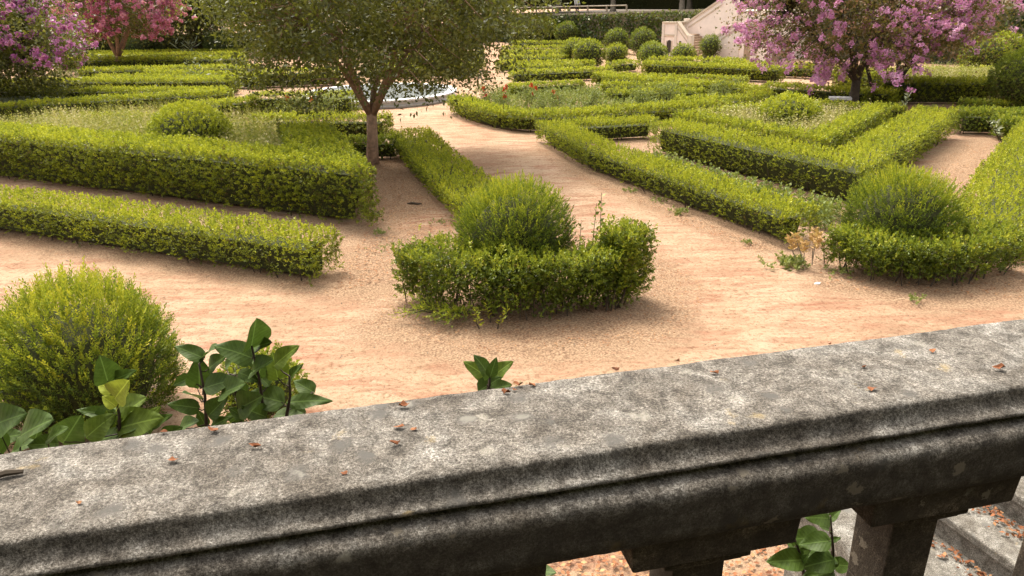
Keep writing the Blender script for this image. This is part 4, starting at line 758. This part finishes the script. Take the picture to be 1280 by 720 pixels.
# coping slab: flat top, small arris, hollow flaring out to a sharp lip
hollow = [(.002, 3.794)]+[(.002+.034*(1-math.cos(a)), 3.792-.034*math.sin(a)) for a in (.25, .5, .75, 1.0, 1.25, 1.5)]
extrude('coping', [(-.286, 3.797), (-.283, 3.80), (-.004, 3.80)]+hollow+[(.037, 3.752), (.022, 3.744), (-.26, 3.744), (-.286, 3.77)], -3.0, 4.6, 420, M['coping'], .0030)
bead = [(.036+.028*math.sin(a), 3.706+.027*math.cos(a)) for a in (0, .3, .6, .9, 1.2, 1.5)]
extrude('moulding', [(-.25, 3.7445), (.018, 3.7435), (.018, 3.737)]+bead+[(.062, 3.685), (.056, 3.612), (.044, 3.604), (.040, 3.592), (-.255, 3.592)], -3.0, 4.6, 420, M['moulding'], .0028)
pitch_b = .54
for i in range(-5, 8):
    s = .955*1.0253+(i-1)*pitch_b*1.0253; c = rp(s, -.115, 0)
    MB().frustum((c.x, c.y), .185, .128, .190, .133, 3.5, 3.5915, (T2.x, T2.y)).build('block', M['baluster'], near, bevel=.006)
    b = MB()
    for a, bb, z0, z1 in ((.085, .085, 3.478, 3.4995), (.100, .100, 3.462, 3.478), (.088, .088, 3.448, 3.462)): b.box((c.x, c.y), a, bb, z0, z1, (T2.x, T2.y))
    for (a, z0), (a2, z1) in zip([(.062, 2.98), (.060, 3.20), (.062, 3.448)], [(.060, 3.20), (.062, 3.448)]): b.frustum((c.x, c.y), a, a, a2, a2, z0, z1, (T2.x, T2.y))
    b.box((c.x, c.y), .10, .10, 2.93, 2.98, (T2.x, T2.y)); b.build('baluster_post', M['baluster'], near, bevel=.004)
c = rp(.8, -.12, 0); MB().box((c.x, c.y), 3.8, .15, 2.78, 2.93, (T2.x, T2.y)).build('plinth', M['baluster'], near, bevel=.01)
# terrace the viewer stands on, with its own wall
c = rp(.3, 3.85, 0); o = MB().box((c.x, c.y), 6.5, 3.9, 2.60, 2.85, (T2.x, T2.y)).build('terrace_floor', M['paving']); o['kind'] = 'structure'
c = rp(.3, 3.85, 0); o = MB().box((c.x, c.y), 6.4, 3.8, 0, 2.595, (T2.x, T2.y)).build('terrace_base', M['wall_stone']); o['kind'] = 'structure'
hedge('unseen tall dark hedge added behind the viewing terrace to shade the balustrade', [(-9, -4.2), (0, -2.6), (9, -.6)], 1.6, 4.6, 3, 'evergreen', 'far rows of box hedges', z0=2.85, dens=.25)  # out of view, added to block light on the near rail face
# low parapet beside the steps
pw = empty('stair_parapet', (1.36, 2.2, 0), 'low pale stone parapet beside the steps, seen under the balustrade', 'parapet'); ax = Vector((-.10, .99))
MB().box((1.40, 2.22), .55, .10, 0, 2.50, ax).build('wall', M['step'], pw, bevel=.01); MB().box((1.40, 2.22), .58, .13, 2.5, 2.60, ax).build('coping', M['step'], pw, bevel=.02)
# steps climbing to the right
stp = empty('stone_steps', (2.4, 2.6, 0), 'worn grey stone steps with moulded edges littered with red leaves', 'steps'); E2 = Vector((.335, -.942)); U2 = Vector((.942, .335)); litter_pts = []
for i in range(-3, 6):
    z = 2.0+.165*i; f = 3.20+.27*i; d = .40
    cxy = U2*(f+d/2)+E2*(-2.58+.82); b = MB(); b.box((cxy.x, cxy.y), .82, d/2, z-.055, z, (E2.x, E2.y)); c2 = U2*(f+d/2+.02)+E2*(-2.58+.82); b.box((c2.x, c2.y), .815, d/2-.005, 0 if i < 0 else z-.40, z-.056, (E2.x, E2.y)); b.build('step', M['step'], stp, bevel=.012, seg=3)
    rr = np.random.default_rng(i+20)
    for k in range(440): u = 1-abs(rr.normal())*.22; litter_pts.append(tuple((U2*(f+.27*max(.1, min(u, .98)))+E2*(-2.58+rr.uniform(0, 1.64))).to_3d()+Vector((0, 0, z+.008+rr.random()*.02))))
P = np.array(litter_pts); rr = np.random.default_rng(3); V, F, t = merge([scatter(FLAT, P, np.tile((0, 0, 1.), (len(P), 1))+rr.normal(size=(len(P), 3))*.35, .028*rr.uniform(.5, 1.3, len(P)), .40+.25*rr.normal(size=len(P)), rr)])
o = link('leaf_litter', np_mesh('leaf_litter', V, F, t), M['dry']); tag(o, 'red brown fallen leaves caught in the corners of the stone steps', 'leaf litter', kind='stuff')
weedp = np.array([(2.32+random.uniform(-.10, .10), 3.25+random.uniform(-.08, .08), 1.70) for _ in range(30)])

# ------------------------------------------------------------------ lilac shoots behind the balustrade
LM = {}
def lilac_mat(k, col, back):
    m, n, l, b = newmat('lilac_leaf_'+k); tc = n.new('ShaderNodeTexCoord'); sx = n.new('ShaderNodeSeparateXYZ'); l.new(tc.outputs['Object'], sx.inputs[0])
    ab = n.new('ShaderNodeMath'); ab.operation = 'ABSOLUTE'; l.new(sx.outputs[0], ab.inputs[0])
    mr = n.new('ShaderNodeMapRange'); mr.inputs['From Min'].default_value = .006; mr.inputs['From Max'].default_value = .022; l.new(ab.outputs[0], mr.inputs[0])
    sl_ = n.new('ShaderNodeMath'); sl_.operation = 'MULTIPLY_ADD'; sl_.inputs[1].default_value = -.85; l.new(ab.outputs[0], sl_.inputs[0]); l.new(sx.outputs[1], sl_.inputs[2])
    wv = n.new('ShaderNodeMath'); wv.operation = 'SINE'; k2 = n.new('ShaderNodeMath'); k2.operation = 'MULTIPLY'; k2.inputs[1].default_value = 46; l.new(sl_.outputs[0], k2.inputs[0]); l.new(k2.outputs[0], wv.inputs[0])
    vr = ramp(n, [(.90, (0, 0, 0)), (1, (.42, .42, .42))]); l.new(wv.outputs[0], vr.inputs[0]); ns = noise(n, l, tc.outputs['Object'], 5, 4); cr = ramp(n, [(.3, tuple(c*.75 for c in col)), (.7, tuple(c*1.25 for c in col))]); l.new(ns.outputs[0], cr.inputs[0])
    pale = tuple(c*1.6+.01 for c in col); c1 = mix(n, l, vr.outputs[0], cr.outputs[0], pale); c2 = mix(n, l, mr.outputs[0], tuple(c*1.9+.015 for c in col), c1)
    g = n.new('ShaderNodeNewGeometry'); c3 = mix(n, l, g.outputs['Backfacing'], c2, back); l.new(c3, b.inputs['Base Color']); b.inputs['Roughness'].default_value = .55; b.inputs['Specular IOR Level'].default_value = .25
    bump(n, l, wv.outputs[0], .06, .008, b); tr = n.new('ShaderNodeBsdfTranslucent'); l.new(c2, tr.inputs[0]); mx = n.new('ShaderNodeMixShader'); mx.inputs[0].default_value = .28; l.new(b.outputs[0], mx.inputs[1]); l.new(tr.outputs[0], mx.inputs[2]); l.new(mx.outputs[0], n['Material Output'].inputs[0]); return m
LM['dark'] = lilac_mat('dark', (.045, .078, .010), (.16, .20, .11)); LM['mid'] = lilac_mat('mid', (.085, .125, .012), (.17, .21, .08)); LM['young'] = lilac_mat('young', (.24, .28, .025), (.26, .28, .06))
def lilac_leaf_mesh(w, curl, cup, name):
    """heart-shaped leaf of unit length along +Y, pointed tip, folded on the midrib"""
    V, F = [], []; ny, nx = 11, 6
    for j in range(ny+1):
        y = j/ny; hw = w*.5*(math.sin(math.pi*min(1, y**.62))**.75)*(1-.12*y) if 0 < y < 1 else 0
        hw = max(hw, .004)
        for i in range(nx+1):
            u = -1+2*i/nx; x = u*hw; yy = y-.10*abs(u)**2*(1-y)**3
            z = cup*abs(u)*hw-curl*y*y+.030*math.sin(9*y+2.5*u)*abs(u)+.012*math.sin(17*y-3*u)*abs(u); V.append((x, yy, z))
    for j in range(ny):
        for i in range(nx): a = j*(nx+1)+i; F.append((a, a+1, a+nx+2, a+nx+1))
    me = py_mesh(name, V, F); me.polygons.foreach_set('use_smooth', [True]*len(me.polygons)); return me
LEAF = {}
def leaf_obj(root, b, t, w, young, seed):
    q = random.Random(seed); b = Vector(b); t = Vector(t); d = t-b; L = d.length*.94
    kind = 'young' if young > .55 else ('mid' if young > .15 else 'dark'); wk = .92 if w > .8 else (.78 if w > .65 else (.62 if w > .52 else .42)); v = q.choice((0, 1, 2)); key = (kind, wk, v)
    if key not in LEAF: LEAF[key] = lilac_leaf_mesh(wk, (.10, .22, .02)[v], (.25, .12, .40)[v], 'leaf'); LEAF[key].materials.append(LM[kind])
    o = bpy.data.objects.new('leaf', LEAF[key]); C.objects.link(o); o.parent = root; y = d.normalized()
    tocam = (Vector((0, 0, EYE))-b).normalized(); nrm = (tocam*q.uniform(.5, 1.1)+Vector((q.uniform(-.6, .6), q.uniform(-.3, .3), q.uniform(.25, .8)))).normalized(); z = (nrm-y*nrm.dot(y)).normalized(); x = y.cross(z)
    mw = Matrix(((x.x*L, y.x*L, z.x*L, b.x), (x.y*L, y.y*L, z.y*L, b.y), (x.z*L, y.z*L, z.z*L, b.z), (0, 0, 0, 1))); o.matrix_local = Matrix.Translation(-root.location) @ mw
    return o
def lilac(label, leaves, stems_, foot, seed):
    root = empty('lilac_shoot', (foot[0], foot[1], 0), label, 'shrub', 'lilac shoots behind the balustrade'); k = len(stems_); paths = []
    for i, (top, low) in enumerate(stems_):
        top, low = Vector(top), Vector(low); f = Vector((foot[0]+.05*i, foot[1], 0)); paths.append((top, low)); MB().tube([f, f.lerp(low, .55)+Vector((.06, .05, 0)), low, (top+low)/2+Vector((.006, 0, 0)), top], [.013, .009, .0055, .0042, .003], 6).build('stem', M['twig'], root, smooth=True)
    pet = MB()
    q = random.Random(seed); extra = []
    for b, t, w, y in leaves[::2] if len(leaves) > 8 else []:          # smaller leaves deeper in the shoot
        b2 = Vector(b)+Vector((q.uniform(-.05, .05), q.uniform(.02, .09), q.uniform(-.09, -.02))); d2 = Vector((q.uniform(-1, 1), q.uniform(-.5, .3), q.uniform(-.2, .8))).normalized()*q.uniform(.045, .075); extra.append((b2, b2+d2, q.uniform(.6, .9), y*.5))
    leaves = list(leaves)+extra
    for i, (b, t, w, y) in enumerate(leaves):
        leaf_obj(root, b, t, w, y, seed+i); bb = Vector(b); best = min((( (p0.lerp(p1, u)-bb).length, p0.lerp(p1, u)) for p0, p1 in paths for u in [v/8 for v in range(9)]), key=lambda q: q[0])
        j = best[1]
        if best[0] > .004: pet.tube([j, j.lerp(bb, .5)+Vector((0, 0, -.006)), bb], [.0022, .0018, .0014], 4)
    if pet.F: pet.build('leaf_stalks', M['twig'], root)['kind'] = 'stuff'
LILAC_TALL =[
  ((-1.04, 1.694, 3.7),(-1.028, 1.674, 3.783),0.9,0),
  ((-1.036, 1.707, 3.693),(-0.951, 1.684, 3.736),0.5,0),
  ((-1.059, 1.733, 3.646),(-1.095, 1.739, 3.679),0.9,1),
  ((-1.014, 1.671, 3.666),(-0.949, 1.635, 3.735),0.8,1),
  ((-1.037, 1.696, 3.626),(-1.064, 1.693, 3.659),0.9,1),
  ((-1.078, 1.77, 3.551),(-0.979, 1.754, 3.62),0.75,0.4),
  ((-1.079, 1.754, 3.561),(-1.175, 1.737, 3.595),0.5,0.1),
  ((-1.069, 1.734, 3.585),(-1.146, 1.736, 3.531),0.7,0.1),
  ((-1.055, 1.733, 3.597),(-1.001, 1.696, 3.67),0.5,0.7),
  ((-1.055, 1.722, 3.543),(-0.933, 1.692, 3.595),0.7,0.2),
  ((-1.01, 1.737, 3.535),(-0.954, 1.744, 3.594),0.6,0.3),
  ((-0.982, 1.746, 3.534),(-0.911, 1.723, 3.583),0.4,0.0),
  ((-1.131, 1.7, 3.534),(-1.058, 1.708, 3.595),0.8,0.2),
  ((-1.238, 1.757, 3.482),(-1.165, 1.741, 3.571),0.9,0.1),
  ((-1.072, 1.742, 3.506),(-0.999, 1.704, 3.565),0.8,0.1),
  ((-1.141, 1.741, 3.49),(-1.043, 1.701, 3.549),0.8,0.0),
]
LILAC_LEFT =[
  ((-1.21, 1.509, 3.691),(-1.111, 1.475, 3.741),0.7,0),
  ((-1.165, 1.514, 3.654),(-1.054, 1.473, 3.731),0.8,0.05),
  ((-1.271, 1.558, 3.617),(-1.195, 1.563, 3.635),0.8,0.1),
  ((-1.082, 1.484, 3.661),(-1.027, 1.482, 3.7),0.8,0.1),
  ((-1.187, 1.567, 3.587),(-1.143, 1.553, 3.652),0.5,0.0),
  ((-1.212, 1.533, 3.599),(-1.149, 1.526, 3.64),0.8,0.0),
  ((-1.092, 1.521, 3.626),(-1.16, 1.51, 3.633),0.7,0.1),
  ((-1.219, 1.505, 3.615),(-1.225, 1.483, 3.708),0.8,0.1),
]
LILAC_WIDE =[
  ((-0.726, 1.868, 3.708),(-0.683, 1.829, 3.812),0.9,0),
  ((-0.736, 1.878, 3.666),(-0.81, 1.837, 3.735),0.7,0),
  ((-0.729, 1.896, 3.69),(-0.659, 1.851, 3.727),0.6,0),
  ((-0.872, 1.877, 3.67),(-0.947, 1.878, 3.713),0.6,0),
  ((-0.875, 1.896, 3.663),(-0.811, 1.853, 3.727),0.6,0),
  ((-0.868, 1.9, 3.625),(-0.808, 1.879, 3.677),0.7,0),
  ((-0.898, 1.881, 3.577),(-0.882, 1.88, 3.666),0.9,0.1),
  ((-0.924, 1.893, 3.599),(-0.97, 1.872, 3.586),0.8,0.05),
  ((-0.858, 1.838, 3.597),(-0.769, 1.845, 3.624),0.7,0.1),
  ((-0.912, 1.895, 3.53),(-0.937, 1.851, 3.584),0.8,0.0),
  ((-0.808, 1.819, 3.587),(-0.723, 1.785, 3.638),0.8,0.0),
  ((-0.763, 1.851, 3.633),(-0.71, 1.853, 3.606),0.8,0.05),
  ((-0.723, 1.839, 3.641),(-0.646, 1.807, 3.698),0.8,0.05),
  ((-0.677, 1.897, 3.591),(-0.684, 1.905, 3.674),0.9,0.25),
  ((-0.667, 1.871, 3.527),(-0.775, 1.879, 3.557),0.75,0.05),
  ((-0.648, 1.882, 3.518),(-0.522, 1.874, 3.536),0.45,0.15),
  ((-0.649, 1.898, 3.577),(-0.593, 1.854, 3.66),0.4,0.1),
  ((-0.905, 1.861, 3.518),(-0.963, 1.816, 3.562),0.6,0.05),
  ((-0.865, 1.841, 3.508),(-0.804, 1.847, 3.566),0.8,0.1),
  ((-0.897, 1.87, 3.454),(-0.917, 1.878, 3.503),0.8,0.05),
  ((-0.862, 1.83, 3.473),(-0.798, 1.817, 3.521),0.4,0.05),
  ((-0.689, 1.871, 3.48),(-0.598, 1.872, 3.491),0.6,0.05),
  ((-0.765, 1.814, 3.542),(-0.678, 1.777, 3.603),0.8,0.0),
  ((-0.712, 1.841, 3.499),(-0.758, 1.799, 3.557),0.8,0.0),
  ((-0.832, 1.9, 3.445),(-0.774, 1.889, 3.493),0.8,0.0),
  ((-0.965, 1.856, 3.454),(-0.894, 1.837, 3.493),0.7,0.0),
  ((-0.668, 1.874, 3.646),(-0.592, 1.852, 3.718),0.6,0.3),
  ((-0.805, 1.866, 3.616),(-0.835, 1.842, 3.584),0.8,0.05),
]
LILAC_SHOOT =[
  ((-0.072, 1.844, 3.603),(-0.131, 1.826, 3.671),0.6,0.2),
  ((-0.068, 1.793, 3.638),(-0.092, 1.764, 3.719),0.55,0.05),
  ((-0.063, 1.774, 3.648),(-0.046, 1.767, 3.704),0.6,0.0),
  ((-0.063, 1.848, 3.603),(-0.002, 1.829, 3.667),0.6,0.2),
  ((-0.094, 1.805, 3.588),(-0.031, 1.814, 3.626),0.7,0.05),
  ((-0.054, 1.792, 3.599),(-0.005, 1.77, 3.625),0.7,0.05),
]
LILAC_GAP =[
  ((0.891, 1.732, 3.189),(0.819, 1.708, 3.218),0.7,0.1),
  ((0.926, 1.793, 3.133),(0.96, 1.8, 3.168),0.6,0.0),
  ((0.931, 1.793, 3.099),(0.89, 1.777, 3.124),0.7,0.1),
  ((0.942, 1.798, 3.053),(0.969, 1.789, 3.072),0.6,0.05),
  ((0.908, 1.801, 3.063),(0.811, 1.77, 3.091),0.7,0.15),
  ((0.902, 1.732, 3.109),(0.816, 1.739, 3.094),0.8,0.1),
  ((0.954, 1.798, 2.998),(0.861, 1.755, 3.03),0.8,0.15),
  ((0.934, 1.755, 3.018),(0.839, 1.74, 3.01),0.7,0.1),
  ((0.957, 1.789, 2.969),(0.975, 1.782, 3.009),0.6,0.1),
  ((0.946, 1.766, 2.959),(0.848, 1.759, 2.95),0.8,0.05),
  ((0.849, 1.767, 3.01),(0.727, 1.744, 3.027),0.55,0.1),
  ((0.851, 1.76, 3.01),(0.856, 1.749, 3.049),0.6,0.1),
  ((0.827, 1.807, 3.072),(0.863, 1.816, 2.997),0.5,0.05),
]
LILAC_LOW =[
  ((0.048, 1.707, 3.038),(0.104, 1.676, 3.078),0.75,0.1),
  ((0.056, 1.681, 3.055),(0.047, 1.679, 3.115),0.6,0.1),
  ((0.048, 1.73, 3.01),(0.006, 1.727, 2.996),0.7,0.0),
]
DEBRIS=[(-0.7, 1.28), (-0.6, 1.28), (-0.64, 1.18), (-0.75, 1.06), (-0.23, 1.36), (-0.23, 1.28), (-0.2, 1.27), (-0.02, 1.41), (0.01, 1.44), (0.04, 1.44), (-0.31, 1.13), (-0.23, 1.22), (0.23, 1.5), (0.38, 1.54), (0.76, 1.61), (0.79, 1.49), (0.98, 1.56), (1.08, 1.47), (0.76, 1.39), (0.45, 1.48), (-0.0, 1.42), (-0.5, 1.22)]

lilac('lilac shoot with yellow young leaves at its tip beside the big bushy topiary', LILAC_TALL, [((-1.044, 1.72, 3.66), (-1.062, 1.72, 3.507))], (-1.1, 2.1), 100)
lilac('lilac shoot with large overlapping leaves low at the balustrade end', LILAC_LEFT, [((-1.12, 1.52, 3.56), (-1.10, 1.53, 3.44)), ((-1.20, 1.52, 3.56), (-1.16, 1.53, 3.43))], (-1.2, 2.0), 200)
lilac('widest lilac bush with several dark leaved shoots before the small clipped bush', LILAC_WIDE, [((-.722, 1.86, 3.71), (-.721, 1.86, 3.475)), ((-.876, 1.86, 3.66), (-.889, 1.86, 3.465)), ((-.63, 1.86, 3.615), (-.655, 1.86, 3.486)), ((-.80, 1.87, 3.62), (-.79, 1.86, 3.47))], (-.8, 2.2), 300)
lilac('single lilac shoot tip peeping over the middle of the balustrade', LILAC_SHOOT, [((-.066, 1.8, 3.64), (-.081, 1.8, 3.572))], (-.1, 2.1), 400)
lilac('lilac shoots seen through the gap between two baluster blocks', LILAC_GAP, [((.919, 1.78, 3.16), (.96, 1.78, 2.9)), ((.815, 1.78, 3.10), (.869, 1.78, 2.94))], (.95, 2.0), 500)
lilac('small lilac sprig below the balustrade rail in the wide gap', LILAC_LOW, [((.055, 1.70, 3.06), (.05, 1.71, 2.95))], (.05, 2.0), 600)

# ------------------------------------------------------------------ crumbs on the coping
def crumb(label, x, y, size, tint, seed, name='dry_leaf', cat='leaf', group='dry leaf crumbs on the coping'):
    q = random.Random(seed); V, F = [], []; n = 7
    for i in range(n):
        a = 2*math.pi*i/n; rr = size*q.uniform(.45, 1.0); V.append((x+rr*math.cos(a), y+rr*.6*math.sin(a), 3.802+size*q.uniform(.05, .75)))
    V.append((x, y, 3.802+size*.25)); V.append((x+size*.1, y, 3.802))
    for i in range(n): F += [(i, (i+1) % n, n), ((i+1) % n, i, n+1)]
    me = py_mesh(name, V, F); a = me.attributes.new('t', 'FLOAT', 'POINT'); a.data.foreach_set('value', [min(1, max(0, tint+q.uniform(-.15, .15))) for _ in V]); o = link(name, me, M['dry']); tag(o, label, cat, group)
for i, (x, y) in enumerate(DEBRIS):
    dark = i in (12, 13, 14, 15)
    if dark: crumb('dark pellet lying on the pale coping', x, y, .008 if i != 12 else .014, .0, 900+i, 'seed_pod', 'pod', 'dark pellets on the coping')
    else: crumb('curled orange brown dry leaf crumb on the pale coping', x, y, .009+.008*((i*37) % 10)/10, .30+.3*((i*13) % 10)/10, 900+i)
o = MB().tube([(-.955, 1.13, 3.806), (-.925, 1.142, 3.81), (-.90, 1.15, 3.807)], [.005, .0065, .004], 6).build('twig', M['bark_dark']); tag(o, 'short dark twig lying on the coping near the lilac', 'twig')
